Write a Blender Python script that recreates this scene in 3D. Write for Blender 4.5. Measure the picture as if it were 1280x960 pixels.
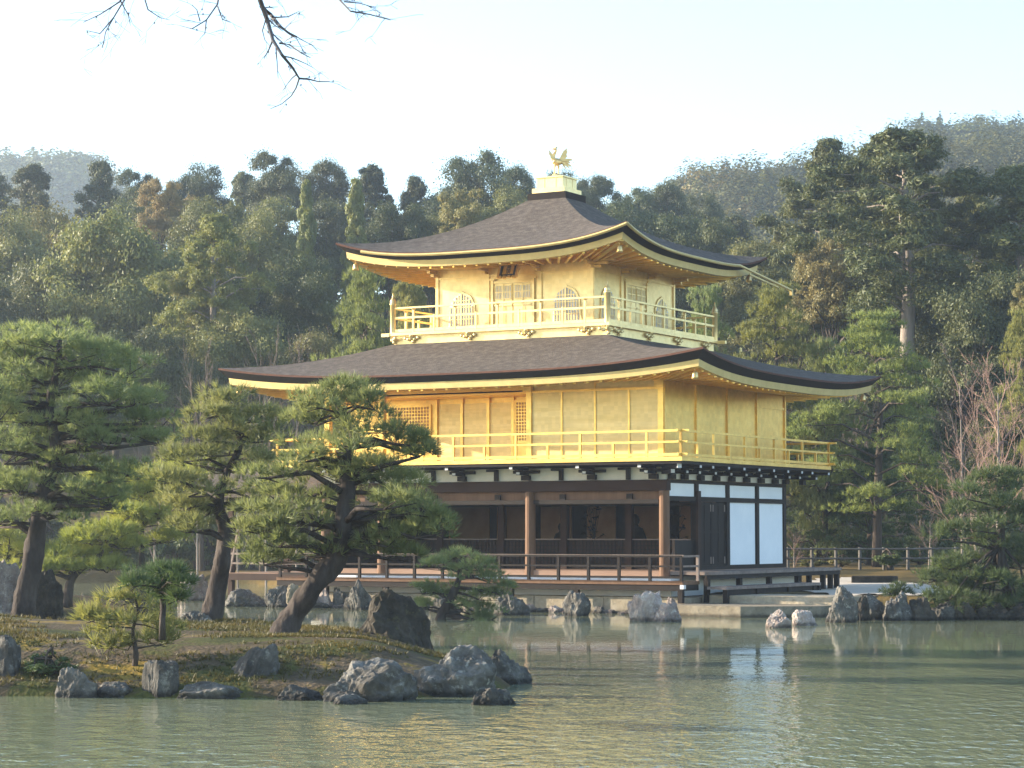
import bpy, math, random
import numpy as np
from mathutils import Vector, Matrix, noise

for o in list(bpy.data.objects): bpy.data.objects.remove(o)
scene = bpy.context.scene
COL = scene.collection
PI = math.pi
F_PX = 2897.7          # focal length in photo pixels (1280 wide)
PITCH = 0.0642383
CAM_Z = 2.2

# ------------------------------------------------------------------ camera
cam_d = bpy.data.cameras.new('camera')
cam_d.sensor_width = 36.0
cam_d.lens = F_PX / 1280 * 36
cam_d.clip_start = 0.1
cam_d.clip_end = 3000
cam = bpy.data.objects.new('camera', cam_d); COL.objects.link(cam)
cam.location = (0, 0, CAM_Z)
cam.rotation_euler = (PI / 2 + PITCH, 0, 0)
scene.camera = cam

# ------------------------------------------------------------------ sky, sun, exposure
SUN_EL = math.radians(15.0)
SUN_XY = (-0.978, 0.207)                    # direction towards the sun on the ground plane
world = bpy.data.worlds.new("World"); scene.world = world
world.use_nodes = True
wn = world.node_tree
wn.nodes.clear()
sky = wn.nodes.new('ShaderNodeTexSky'); sky.sky_type = 'NISHITA'
sky.sun_disc = False
sky.sun_elevation = SUN_EL
sky.sun_rotation = math.atan2(SUN_XY[0], SUN_XY[1])
sky.air_density = 1.0; sky.dust_density = 0.6; sky.ozone_density = 1.9
bg = wn.nodes.new('ShaderNodeBackground'); bg.inputs['Strength'].default_value = 0.15
wo = wn.nodes.new('ShaderNodeOutputWorld')
wn.links.new(sky.outputs[0], bg.inputs['Color']); wn.links.new(bg.outputs[0], wo.inputs['Surface'])
sun_d = bpy.data.lights.new('sun', 'SUN'); sun_d.energy = 5.0; sun_d.angle = math.radians(0.5)
sun_d.color = (1.0, 0.87, 0.68)
sun = bpy.data.objects.new('sun', sun_d); COL.objects.link(sun)
sv = Vector((SUN_XY[0] * math.cos(SUN_EL), SUN_XY[1] * math.cos(SUN_EL), math.sin(SUN_EL)))
sun.rotation_euler = sv.to_track_quat('Z', 'Y').to_euler()
sun.location = (-60, -20, 40)
scene.view_settings.view_transform = 'Standard'
scene.view_settings.look = 'None'
scene.view_settings.gamma = 1
scene.view_settings.use_curve_mapping = False
scene.view_settings.exposure = 1.75
scene.render.engine = 'CYCLES'
scene.cycles.max_bounces = 6
scene.cycles.volume_bounces = 0
HAZE = 0.0005

# ------------------------------------------------------------------ helpers
def at(px, py, D):
    """photo pixel + depth along +Y -> a place in the world (used to read positions off the photo)"""
    u = (px - 640) / F_PX; v = (480 - py) / F_PX
    c, s = math.cos(PITCH), math.sin(PITCH)
    fy = c - v * s; fz = s + v * c
    return Vector((u / fy * D, D, CAM_Z + fz / fy * D))
def depth_at(py, z=0.0):
    v = (480 - py) / F_PX
    c, s = math.cos(PITCH), math.sin(PITCH)
    return (z - CAM_Z) * (c - v * s) / (s + v * c)

def tag(o, label=None, cat=None, group=None, kind=None):
    if label: o['label'] = label
    if cat: o['category'] = cat
    if group: o['group'] = group
    if kind: o['kind'] = kind
    return o
def empty(name, loc=(0, 0, 0), rz=0, label=None, cat=None, group=None):
    o = bpy.data.objects.new(name, None); COL.objects.link(o)
    o.location = loc; o.rotation_euler = (0, 0, rz); o.empty_display_size = .3
    return tag(o, label, cat, group)

def np_mesh(name, V, F, mat=None, smooth=False):
    """V (n,3); F list of (k x m) index arrays"""
    me = bpy.data.meshes.new(name)
    V = np.asarray(V, dtype=np.float32)
    me.vertices.add(len(V)); me.vertices.foreach_set('co', V.ravel())
    if not isinstance(F, (list, tuple)): F = [F]
    F = [np.asarray(f, dtype=np.int32) for f in F if len(f)]
    nl = sum(f.size for f in F); npol = sum(len(f) for f in F)
    me.loops.add(nl); me.polygons.add(npol)
    me.loops.foreach_set('vertex_index', np.concatenate([f.ravel() for f in F]))
    starts = []; tot = []; k = 0
    for f in F:
        m = f.shape[1]
        starts.append(k + m * np.arange(len(f))); tot.append(np.full(len(f), m)); k += f.size
    me.polygons.foreach_set('loop_start', np.concatenate(starts).astype(np.int32))
    me.polygons.foreach_set('loop_total', np.concatenate(tot).astype(np.int32))
    me.polygons.foreach_set('use_smooth', np.full(npol, smooth))
    me.update(calc_edges=True)
    if mat: me.materials.append(mat)
    return me
def link(name, me, parent=None, label=None, loc=None):
    o = bpy.data.objects.new(name, me); COL.objects.link(o)
    if parent: o.parent = parent
    if label: o['label'] = label
    if loc is not None: o.location = loc
    return o

class MB:
    def __init__(self): self.v = []; self.f = []
    def add(self, vs, fs):
        n = len(self.v); self.v += [tuple(p) for p in vs]
        self.f += [tuple(i + n for i in f) for f in fs]
    def box(self, x0, x1, y0, y1, z0, z1):
        if x0 > x1: x0, x1 = x1, x0
        if y0 > y1: y0, y1 = y1, y0
        if z0 > z1: z0, z1 = z1, z0
        self.add([(x0, y0, z0), (x1, y0, z0), (x1, y1, z0), (x0, y1, z0), (x0, y0, z1), (x1, y0, z1), (x1, y1, z1), (x0, y1, z1)],
                 [(3, 2, 1, 0), (4, 5, 6, 7), (0, 1, 5, 4), (1, 2, 6, 5), (2, 3, 7, 6), (3, 0, 4, 7)])
    def bar(self, a, b, w, h):
        """box beam from a to b, width w (horizontal), height h"""
        a = Vector(a); b = Vector(b); d = (b - a).normalized()
        up = Vector((0, 0, 1))
        s = d.cross(up)
        if s.length < 1e-4: s = Vector((1, 0, 0))
        s.normalize(); u = s.cross(d)
        vs = []
        for p in (a, b):
            for i, j in ((-1, -1), (1, -1), (1, 1), (-1, 1)): vs.append(p + s * (i * w / 2) + u * (j * h / 2))
        self.add(vs, [(3, 2, 1, 0), (4, 5, 6, 7), (0, 1, 5, 4), (1, 2, 6, 5), (2, 3, 7, 6), (3, 0, 4, 7)])
    def tube(self, pts, rad, n=8, cap=True):
        pts = [Vector(p) for p in pts]; rings = []
        base = len(self.v)
        ref = Vector((0.3, 1, 0.1)).normalized()
        for i, p in enumerate(pts):
            d = (pts[min(i + 1, len(pts) - 1)] - pts[max(i - 1, 0)])
            if d.length < 1e-9: d = Vector((0, 0, 1))
            d.normalize()
            s = ref - d * ref.dot(d)
            if s.length < .15: s = Vector((1, 0, 0)) - d * d.x
            s.normalize(); t = d.cross(s)
            for k in range(n):
                a = 2 * PI * k / n
                self.v.append(tuple(p + (s * math.cos(a) + t * math.sin(a)) * rad[i]))
        for i in range(len(pts) - 1):
            for k in range(n):
                a = base + i * n + k; b = base + i * n + (k + 1) % n
                self.f.append((a, b, b + n, a + n))
        if cap:
            self.f.append(tuple(base + k for k in range(n))[::-1])
            self.f.append(tuple(base + (len(pts) - 1) * n + k for k in range(n)))
    def lathe(self, prof, c=(0, 0, 0), n=10):
        base = len(self.v)
        for r, z in prof:
            for k in range(n):
                a = 2 * PI * k / n
                self.v.append((c[0] + r * math.cos(a), c[1] + r * math.sin(a), c[2] + z))
        for i in range(len(prof) - 1):
            for k in range(n):
                a = base + i * n + k; b = base + i * n + (k + 1) % n
                self.f.append((a, b, b + n, a + n))
    def prism(self, poly, axis, d0, d1):
        """poly: 2D outline; axis 'x','y','z' is the extrusion direction"""
        n = len(poly)
        def p3(p, d):
            return {'x': (d, p[0], p[1]), 'y': (p[0], d, p[1]), 'z': (p[0], p[1], d)}[axis]
        vs = [p3(p, d0) for p in poly] + [p3(p, d1) for p in poly]
        fs = [tuple(range(n))[::-1], tuple(range(n, 2 * n))] + [(i, (i + 1) % n, (i + 1) % n + n, i + n) for i in range(n)]
        self.add(vs, fs)
    def build(self, name, mat, parent=None, label=None, smooth=False, bevel=0):
        me = bpy.data.meshes.new(name)
        me.from_pydata(self.v, [], self.f); me.update()
        if smooth: me.polygons.foreach_set('use_smooth', [True] * len(me.polygons))
        me.materials.append(mat)
        o = link(name, me, parent, label)
        if bevel:
            m = o.modifiers.new('bevel', 'BEVEL'); m.width = bevel; m.segments = 1; m.limit_method = 'ANGLE'
        return o

# ------------------------------------------------------------------ materials
def new_mat(name):
    m = bpy.data.materials.new(name); m.use_nodes = True
    nt = m.node_tree; nt.nodes.clear()
    out = nt.nodes.new('ShaderNodeOutputMaterial')
    return m, nt, out
def N(nt, t, **kw):
    n = nt.nodes.new(t)
    for k, v in kw.items():
        if k.startswith('i_'): n.inputs[k[2:].replace('_', ' ')].default_value = v
        else: setattr(n, k, v)
    return n
def ramp(nt, fac, stops):
    r = N(nt, 'ShaderNodeValToRGB')
    e = r.color_ramp.elements
    while len(e) < len(stops): e.new(.5)
    for i, (p, c) in enumerate(stops):
        e[i].position = p; e[i].color = (*c, 1)
    nt.links.new(fac, r.inputs[0]); return r.outputs[0]
def noise_mat(name, stops, scale=4, detail=6, rough=.7, metal=0.0, bump=0.2, bscale=None, stretch=(1, 1, 1), spec=.5, obj_var=0.0, dist=.02, leafsq=0.0):
    m, nt, out = new_mat(name)
    tc = N(nt, 'ShaderNodeTexCoord'); mp = N(nt, 'ShaderNodeMapping'); mp.inputs['Scale'].default_value = stretch
    nt.links.new(tc.outputs['Object'], mp.inputs[0])
    nz = N(nt, 'ShaderNodeTexNoise'); nz.inputs['Scale'].default_value = scale; nz.inputs['Detail'].default_value = detail
    nz.inputs['Roughness'].default_value = .65
    nt.links.new(mp.outputs[0], nz.inputs['Vector'])
    col = ramp(nt, nz.outputs['Fac'], stops)
    if leafsq:                                   # the small square sheets the gilding is laid in, and larger worn patches
        sc_ = N(nt, 'ShaderNodeVectorMath', operation='SCALE'); sc_.inputs['Scale'].default_value = 8.5
        fl = N(nt, 'ShaderNodeVectorMath', operation='FLOOR'); wn_ = N(nt, 'ShaderNodeTexWhiteNoise')
        nt.links.new(tc.outputs['Object'], sc_.inputs[0]); nt.links.new(sc_.outputs[0], fl.inputs[0]); nt.links.new(fl.outputs[0], wn_.inputs['Vector'])
        big = N(nt, 'ShaderNodeTexNoise'); big.inputs['Scale'].default_value = .8; big.inputs['Detail'].default_value = 5; nt.links.new(tc.outputs['Object'], big.inputs['Vector'])
        av = N(nt, 'ShaderNodeMath', operation='MULTIPLY_ADD'); nt.links.new(wn_.outputs['Value'], av.inputs[0]); av.inputs[1].default_value = .35; nt.links.new(big.outputs['Fac'], av.inputs[2])
        mv = N(nt, 'ShaderNodeMapRange'); mv.inputs['From Min'].default_value = .3; mv.inputs['From Max'].default_value = 1.05; mv.inputs['To Min'].default_value = 1 - leafsq; mv.inputs['To Max'].default_value = 1 + leafsq
        h0 = N(nt, 'ShaderNodeHueSaturation'); nt.links.new(av.outputs[0], mv.inputs['Value']); nt.links.new(mv.outputs[0], h0.inputs['Value']); nt.links.new(col, h0.inputs['Color']); col = h0.outputs[0]
    if obj_var:
        oi = N(nt, 'ShaderNodeObjectInfo'); hs = N(nt, 'ShaderNodeHueSaturation')
        mr = N(nt, 'ShaderNodeMapRange'); mr.inputs['To Min'].default_value = 1 - obj_var; mr.inputs['To Max'].default_value = 1 + obj_var
        nt.links.new(oi.outputs['Random'], mr.inputs['Value']); nt.links.new(mr.outputs[0], hs.inputs['Value'])
        nt.links.new(col, hs.inputs['Color']); col = hs.outputs[0]
    b = N(nt, 'ShaderNodeBsdfPrincipled')
    b.inputs['Roughness'].default_value = rough; b.inputs['Metallic'].default_value = metal
    b.inputs['Specular IOR Level'].default_value = spec
    nt.links.new(col, b.inputs['Base Color'])
    if bump:
        nb = N(nt, 'ShaderNodeTexNoise'); nb.inputs['Scale'].default_value = bscale or scale * 3; nb.inputs['Detail'].default_value = 5
        nt.links.new(mp.outputs[0], nb.inputs['Vector'])
        bp = N(nt, 'ShaderNodeBump'); bp.inputs['Strength'].default_value = bump; bp.inputs['Distance'].default_value = dist
        nt.links.new(nb.outputs['Fac'], bp.inputs['Height']); nt.links.new(bp.outputs[0], b.inputs['Normal'])
    nt.links.new(b.outputs[0], out.inputs[0])
    return m
def leaf_mat(name, c1, c2, trans=.35, var=.15, hue=.02, rough=.55, spec=.3):
    """leaf: diffuse + translucent, hue and value varying per clump (noise) and per tree"""
    m, nt, out = new_mat(name)
    tc = N(nt, 'ShaderNodeTexCoord')
    nz = N(nt, 'ShaderNodeTexNoise'); nz.inputs['Scale'].default_value = .9; nz.inputs['Detail'].default_value = 4
    nt.links.new(tc.outputs['Object'], nz.inputs['Vector'])
    col = ramp(nt, nz.outputs['Fac'], [(.33, c1), (.67, c2)])
    oi = N(nt, 'ShaderNodeObjectInfo'); hs = N(nt, 'ShaderNodeHueSaturation')
    mr = N(nt, 'ShaderNodeMapRange'); mr.inputs['To Min'].default_value = 1 - var; mr.inputs['To Max'].default_value = 1 + var
    nt.links.new(oi.outputs['Random'], mr.inputs['Value']); nt.links.new(mr.outputs[0], hs.inputs['Value'])
    wv = N(nt, 'ShaderNodeTexWhiteNoise'); wv.noise_dimensions = '1D'
    nt.links.new(oi.outputs['Random'], wv.inputs['W'])
    mh = N(nt, 'ShaderNodeMapRange'); mh.inputs['To Min'].default_value = .5 - hue; mh.inputs['To Max'].default_value = .5 + hue
    nt.links.new(wv.outputs['Value'], mh.inputs['Value']); nt.links.new(mh.outputs[0], hs.inputs['Hue'])
    nt.links.new(col, hs.inputs['Color'])
    b = N(nt, 'ShaderNodeBsdfPrincipled'); b.inputs['Roughness'].default_value = rough
    b.inputs['Specular IOR Level'].default_value = spec
    nt.links.new(hs.outputs[0], b.inputs['Base Color'])
    t = N(nt, 'ShaderNodeBsdfTranslucent')
    h2 = N(nt, 'ShaderNodeHueSaturation'); h2.inputs['Hue'].default_value = .485; h2.inputs['Saturation'].default_value = 1.1; h2.inputs['Value'].default_value = 1.6
    nt.links.new(hs.outputs[0], h2.inputs['Color']); nt.links.new(h2.outputs[0], t.inputs['Color'])
    mx = N(nt, 'ShaderNodeMixShader'); mx.inputs[0].default_value = trans
    nt.links.new(b.outputs[0], mx.inputs[1]); nt.links.new(t.outputs[0], mx.inputs[2])
    nt.links.new(mx.outputs[0], out.inputs[0])
    return m

M = {}
M['gold'] = noise_mat('gold_leaf', [(.3, (.72, .46, .11)), (.7, (.84, .59, .17))], scale=3, rough=.34, metal=.6, bump=.08, bscale=14, dist=.01, leafsq=.16)
M['gold_plank'] = noise_mat('gold_leaf_planks', [(.3, (.60, .46, .18)), (.7, (.74, .60, .28))], scale=1.2, rough=.45, metal=.4, bump=.25, bscale=9, stretch=(.35, .35, 5), dist=.012, leafsq=.14)
M['gold_pale'] = noise_mat('pale_gold_leaf', [(.3, (.74, .55, .23)), (.7, (.85, .67, .32))], scale=3, rough=.36, metal=.5, bump=.08, bscale=14, dist=.01, leafsq=.12)
M['gold_soffit'] = noise_mat('gold_leaf_soffit', [(.3, (.75, .44, .09)), (.7, (.85, .55, .14))], scale=2, rough=.38, metal=.55, bump=.05)
M['gold_edge'] = noise_mat('gilt_eave_edge', [(.3, (.44, .33, .12)), (.7, (.56, .43, .17))], scale=3, rough=.5, metal=.3, bump=.05)
M['bark_roof'] = noise_mat('cypress_bark_shingle', [(.25, (.055, .043, .034)), (.5, (.10, .081, .066)), (.75, (.17, .14, .115))], scale=5, detail=12, rough=.95, bump=.8, bscale=30, stretch=(1, 1, 2), dist=.03, spec=.15)
M['roof_edge'] = noise_mat('roof_bark_edge', [(.3, (0.012, 0.008, 0.006)), (.7, (0.022, 0.015, 0.012))], scale=5, rough=.85, bump=.3, stretch=(1, 1, 8), spec=.2)
M['roof_lip'] = noise_mat('roof_red_brown_lip', [(.3, (0.065, 0.025, 0.015)), (.7, (0.100, 0.043, 0.025))], scale=6, rough=.8, bump=.2, spec=.18)
M['wood_dark'] = noise_mat('dark_timber', [(.3, (0.009, 0.006, 0.005)), (.7, (0.021, 0.013, 0.010))], scale=5, rough=.65, bump=.2, stretch=(0.700, 0.700, 0.210), spec=.18)
M['wood_brown'] = noise_mat('brown_timber', [(.3, (0.026, 0.012, 0.008)), (.7, (0.045, 0.022, 0.015))], scale=4, rough=.7, bump=.2, stretch=(0.150, 0.375, 0.375), spec=.18)
M['wood_col'] = noise_mat('pillar_timber', [(.3, (0.105, 0.053, 0.028)), (.7, (0.174, 0.096, 0.056))], scale=4, rough=.65, bump=.2, stretch=(1.240, 1.240, 0.186), spec=.18)
M['wood_grey'] = noise_mat('weathered_deck', [(.3, (0.176, 0.136, 0.116)), (.7, (0.288, 0.232, 0.200))], scale=5, rough=1.0, bump=.25, stretch=(0.240, 0.800, 0.800), spec=.03)
M['wood_pink'] = noise_mat('pale_riser_timber', [(.3, (0.223, 0.136, 0.093)), (.7, (0.298, 0.198, 0.143))], scale=4, rough=.7, bump=.15, stretch=(0.186, 0.620, 0.620), spec=.18)
M['plaster'] = noise_mat('white_plaster', [(.3, (.74, .76, .78)), (.7, (.82, .83, .84))], scale=1.5, rough=.85, bump=.04)
M['cream'] = noise_mat('aged_plaster', [(.3, (.60, .57, .48)), (.7, (.70, .66, .57))], scale=3, rough=.9, bump=.05)
M['paper'] = noise_mat('paper_behind_lattice', [(.3, (.55, .58, .66)), (.7, (.65, .67, .73))], scale=3, rough=.9, bump=0)
M['painted_panel'] = noise_mat('old_gold_painted_panel', [(.3, (.40, .21, .11)), (.7, (.55, .32, .18))], scale=1.4, rough=.7, bump=.05)
M['tip_white'] = noise_mat('white_bracket_tips', [(.3, (.50, .50, .50)), (.7, (.62, .62, .62))], scale=6, rough=.7, bump=0)
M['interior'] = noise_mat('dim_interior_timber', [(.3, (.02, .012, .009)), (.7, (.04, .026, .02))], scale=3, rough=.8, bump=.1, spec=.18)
M['ink'] = noise_mat('black_lacquer', [(.3, (.015, .012, .01)), (.7, (.03, .024, .02))], scale=5, rough=.5, bump=0)
M['bronze'] = noise_mat('gilt_bronze', [(.3, (.62, .42, .16)), (.7, (.8, .58, .26))], scale=8, rough=.35, metal=.7, bump=.1)
M['trunk'] = noise_mat('pine_bark', [(.3, (0.020, 0.015, 0.013)), (.5, (0.043, 0.033, 0.028)), (.72, (0.085, 0.070, 0.060))], scale=5, detail=8, rough=.9, bump=1.0, bscale=9, stretch=(1, 1, .35), dist=.05, spec=.2)
M['trunk_pale'] = noise_mat('pale_cedar_bark', [(.3, (.16, .13, .11)), (.7, (.32, .27, .23))], scale=4, rough=.9, bump=.5, stretch=(2, 2, .2), spec=.2, obj_var=.2)
M['trunk_mid'] = noise_mat('grey_brown_bark', [(.3, (0.044, 0.034, 0.027)), (.7, (0.112, 0.088, 0.072))], scale=4, rough=.9, bump=.5, stretch=(2, 2, .2), spec=.2, obj_var=.25)
M['fence_wood'] = noise_mat('grey_fence_timber', [(.3, (.07, .06, .05)), (.7, (.15, .135, .12))], scale=4, rough=.85, bump=.2)
M['twig'] = noise_mat('bare_twigs', [(.3, (.10, .075, .065)), (.7, (.20, .15, .13))], scale=4, rough=.9, bump=0, spec=.2, obj_var=.2)
M['twig_pink'] = noise_mat('reddish_bare_twigs', [(.3, (.18, .115, .092)), (.7, (.28, .185, .155))], scale=4, rough=.9, bump=0, spec=.2, obj_var=.15)
M['twig_dark'] = noise_mat('dark_branch', [(.3, (.09, .085, .09)), (.7, (.15, .14, .145))], scale=6, rough=.9, bump=.2, spec=.2)

def rock_mat(name, stops, lichen):
    m, nt, out = new_mat(name)
    tc = N(nt, 'ShaderNodeTexCoord'); oi = N(nt, 'ShaderNodeObjectInfo')
    ad = N(nt, 'ShaderNodeVectorMath', operation='ADD'); nt.links.new(tc.outputs['Object'], ad.inputs[0]); nt.links.new(oi.outputs['Location'], ad.inputs[1])
    nz = N(nt, 'ShaderNodeTexNoise'); nz.inputs['Scale'].default_value = 3.2; nz.inputs['Detail'].default_value = 9; nz.inputs['Roughness'].default_value = .7
    nt.links.new(ad.outputs[0], nz.inputs['Vector'])
    c = ramp(nt, nz.outputs['Fac'], stops)
    n2 = N(nt, 'ShaderNodeTexNoise'); n2.inputs['Scale'].default_value = 7; n2.inputs['Detail'].default_value = 7; n2.inputs['Roughness'].default_value = .75
    nt.links.new(ad.outputs[0], n2.inputs['Vector'])
    f = ramp(nt, n2.outputs['Fac'], [(.56, (0, 0, 0)), (.66, (1, 1, 1))])
    mx = N(nt, 'ShaderNodeMix', data_type='RGBA'); nt.links.new(f, mx.inputs[0]); nt.links.new(c, mx.inputs[6]); mx.inputs[7].default_value = (*lichen, 1)
    # wet, algae-dark band just above the water line (a stain at a fixed height)
    geo = N(nt, 'ShaderNodeNewGeometry'); sx = N(nt, 'ShaderNodeSeparateXYZ'); nt.links.new(geo.outputs['Position'], sx.inputs[0])
    ma = N(nt, 'ShaderNodeMath', operation='MULTIPLY_ADD'); nt.links.new(n2.outputs['Fac'], ma.inputs[0]); ma.inputs[1].default_value = -.12; nt.links.new(sx.outputs['Z'], ma.inputs[2])
    wr = N(nt, 'ShaderNodeMapRange'); wr.inputs['From Min'].default_value = -.02; wr.inputs['From Max'].default_value = .05; wr.inputs['To Min'].default_value = .35; wr.inputs['To Max'].default_value = 1
    nt.links.new(ma.outputs[0], wr.inputs['Value'])
    mm = N(nt, 'ShaderNodeMix', data_type='RGBA', blend_type='MULTIPLY'); mm.inputs[0].default_value = 1
    nt.links.new(mx.outputs[2], mm.inputs[6]); nt.links.new(wr.outputs[0], mm.inputs[7])
    b = N(nt, 'ShaderNodeBsdfPrincipled'); b.inputs['Roughness'].default_value = .85; b.inputs['Specular IOR Level'].default_value = .2
    hv = N(nt, 'ShaderNodeHueSaturation'); vr = N(nt, 'ShaderNodeMapRange'); vr.inputs['To Min'].default_value = .65; vr.inputs['To Max'].default_value = 1.35
    nt.links.new(oi.outputs['Random'], vr.inputs['Value']); nt.links.new(vr.outputs[0], hv.inputs['Value']); nt.links.new(mm.outputs[2], hv.inputs['Color'])
    nt.links.new(hv.outputs[0], b.inputs['Base Color'])
    bp = N(nt, 'ShaderNodeBump'); bp.inputs['Strength'].default_value = .8; bp.inputs['Distance'].default_value = .05
    nt.links.new(nz.outputs['Fac'], bp.inputs['Height']); nt.links.new(bp.outputs[0], b.inputs['Normal'])
    nt.links.new(b.outputs[0], out.inputs[0])
    return m
M['rock'] = rock_mat('grey_rock', [(.3, (.034, .031, .027)), (.5, (.085, .078, .068)), (.7, (.18, .17, .15))], (.25, .24, .205))
M['rock_dark'] = rock_mat('dark_mossy_and_shaded_rock', [(.3, (0.018, 0.016, 0.013)), (.5, (0.042, 0.036, 0.029)), (.7, (0.084, 0.072, 0.057))], (0.078, 0.072, 0.036))  # moss-dark rock, also used to paint shade onto the rocks below the shore pine
M['rock_warm'] = rock_mat('warm_rock', [(.3, (.14, .10, .085)), (.5, (.26, .21, .18)), (.7, (.40, .34, .29))], (.5, .46, .4))
M['stone_cut'] = rock_mat('cut_granite', [(.3, (.23, .185, .13)), (.5, (.33, .275, .195)), (.7, (.43, .37, .275))], (.20, .18, .13))

def ground_mat():
    m, nt, out = new_mat('ground_soil_and_moss')
    geo = N(nt, 'ShaderNodeNewGeometry')
    nz = N(nt, 'ShaderNodeTexNoise'); nz.inputs['Scale'].default_value = .35; nz.inputs['Detail'].default_value = 9; nz.inputs['Roughness'].default_value = .62
    nt.links.new(geo.outputs['Position'], nz.inputs['Vector'])
    c = ramp(nt, nz.outputs['Fac'], [(.30, (.035, .028, .014)), (.46, (.07, .055, .022)), (.58, (.15, .10, .035)), (.72, (.10, .085, .04))])
    b = N(nt, 'ShaderNodeBsdfPrincipled'); b.inputs['Roughness'].default_value = .95; b.inputs['Specular IOR Level'].default_value = .1
    nt.links.new(c, b.inputs['Base Color'])
    n2 = N(nt, 'ShaderNodeTexNoise'); n2.inputs['Scale'].default_value = 9; n2.inputs['Detail'].default_value = 6
    nt.links.new(geo.outputs['Position'], n2.inputs['Vector'])
    bp = N(nt, 'ShaderNodeBump'); bp.inputs['Strength'].default_value = .6; bp.inputs['Distance'].default_value = .06
    nt.links.new(n2.outputs['Fac'], bp.inputs['Height']); nt.links.new(bp.outputs[0], b.inputs['Normal'])
    nt.links.new(b.outputs[0], out.inputs[0]); return m
M['ground'] = ground_mat()
def moss_mat():
    m, nt, out = new_mat('island_moss_sunlit_spots')
    geo = N(nt, 'ShaderNodeNewGeometry')
    nz = N(nt, 'ShaderNodeTexNoise'); nz.inputs['Scale'].default_value = .55; nz.inputs['Detail'].default_value = 10; nz.inputs['Roughness'].default_value = .68
    mp = N(nt, 'ShaderNodeMapping'); mp.inputs['Location'].default_value = (3.3, 1.2, 0)
    nt.links.new(geo.outputs['Position'], mp.inputs[0]); nt.links.new(mp.outputs[0], nz.inputs['Vector'])
    c = ramp(nt, nz.outputs['Fac'], [(.34, (.040, .045, .014)), (.43, (.075, .075, .020)), (.49, (.075, .055, .030)), (.56, (.12, .088, .055)), (.61, (.21, .145, .028)), (.70, (.26, .17, .03)), (.80, (.10, .085, .025))])  # golden stops put sunlit spots into the moss and earth colour
    n3 = N(nt, 'ShaderNodeTexNoise'); n3.inputs['Scale'].default_value = 14; n3.inputs['Detail'].default_value = 4
    nt.links.new(geo.outputs['Position'], n3.inputs['Vector'])
    hv = N(nt, 'ShaderNodeHueSaturation'); mr = N(nt, 'ShaderNodeMapRange'); mr.inputs['To Min'].default_value = .6; mr.inputs['To Max'].default_value = 1.4
    nt.links.new(n3.outputs['Fac'], mr.inputs['Value']); nt.links.new(mr.outputs[0], hv.inputs['Value']); nt.links.new(c, hv.inputs['Color'])
    b = N(nt, 'ShaderNodeBsdfPrincipled'); b.inputs['Roughness'].default_value = .95; b.inputs['Specular IOR Level'].default_value = .1
    nt.links.new(hv.outputs[0], b.inputs['Base Color'])
    bp = N(nt, 'ShaderNodeBump'); bp.inputs['Strength'].default_value = .8; bp.inputs['Distance'].default_value = .05
    nt.links.new(n3.outputs['Fac'], bp.inputs['Height']); nt.links.new(bp.outputs[0], b.inputs['Normal'])
    nt.links.new(b.outputs[0], out.inputs[0]); return m
M['moss'] = moss_mat()
M['sand'] = noise_mat('raked_sand', [(.3, (.42, .36, .28)), (.7, (.54, .47, .38))], scale=.6, rough=.95, bump=.3, bscale=30)
M['forest_floor'] = noise_mat('forest_floor', [(.3, (.030, .026, .014)), (.7, (.07, .055, .03))], scale=.5, rough=1, bump=.4, spec=.05)

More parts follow.
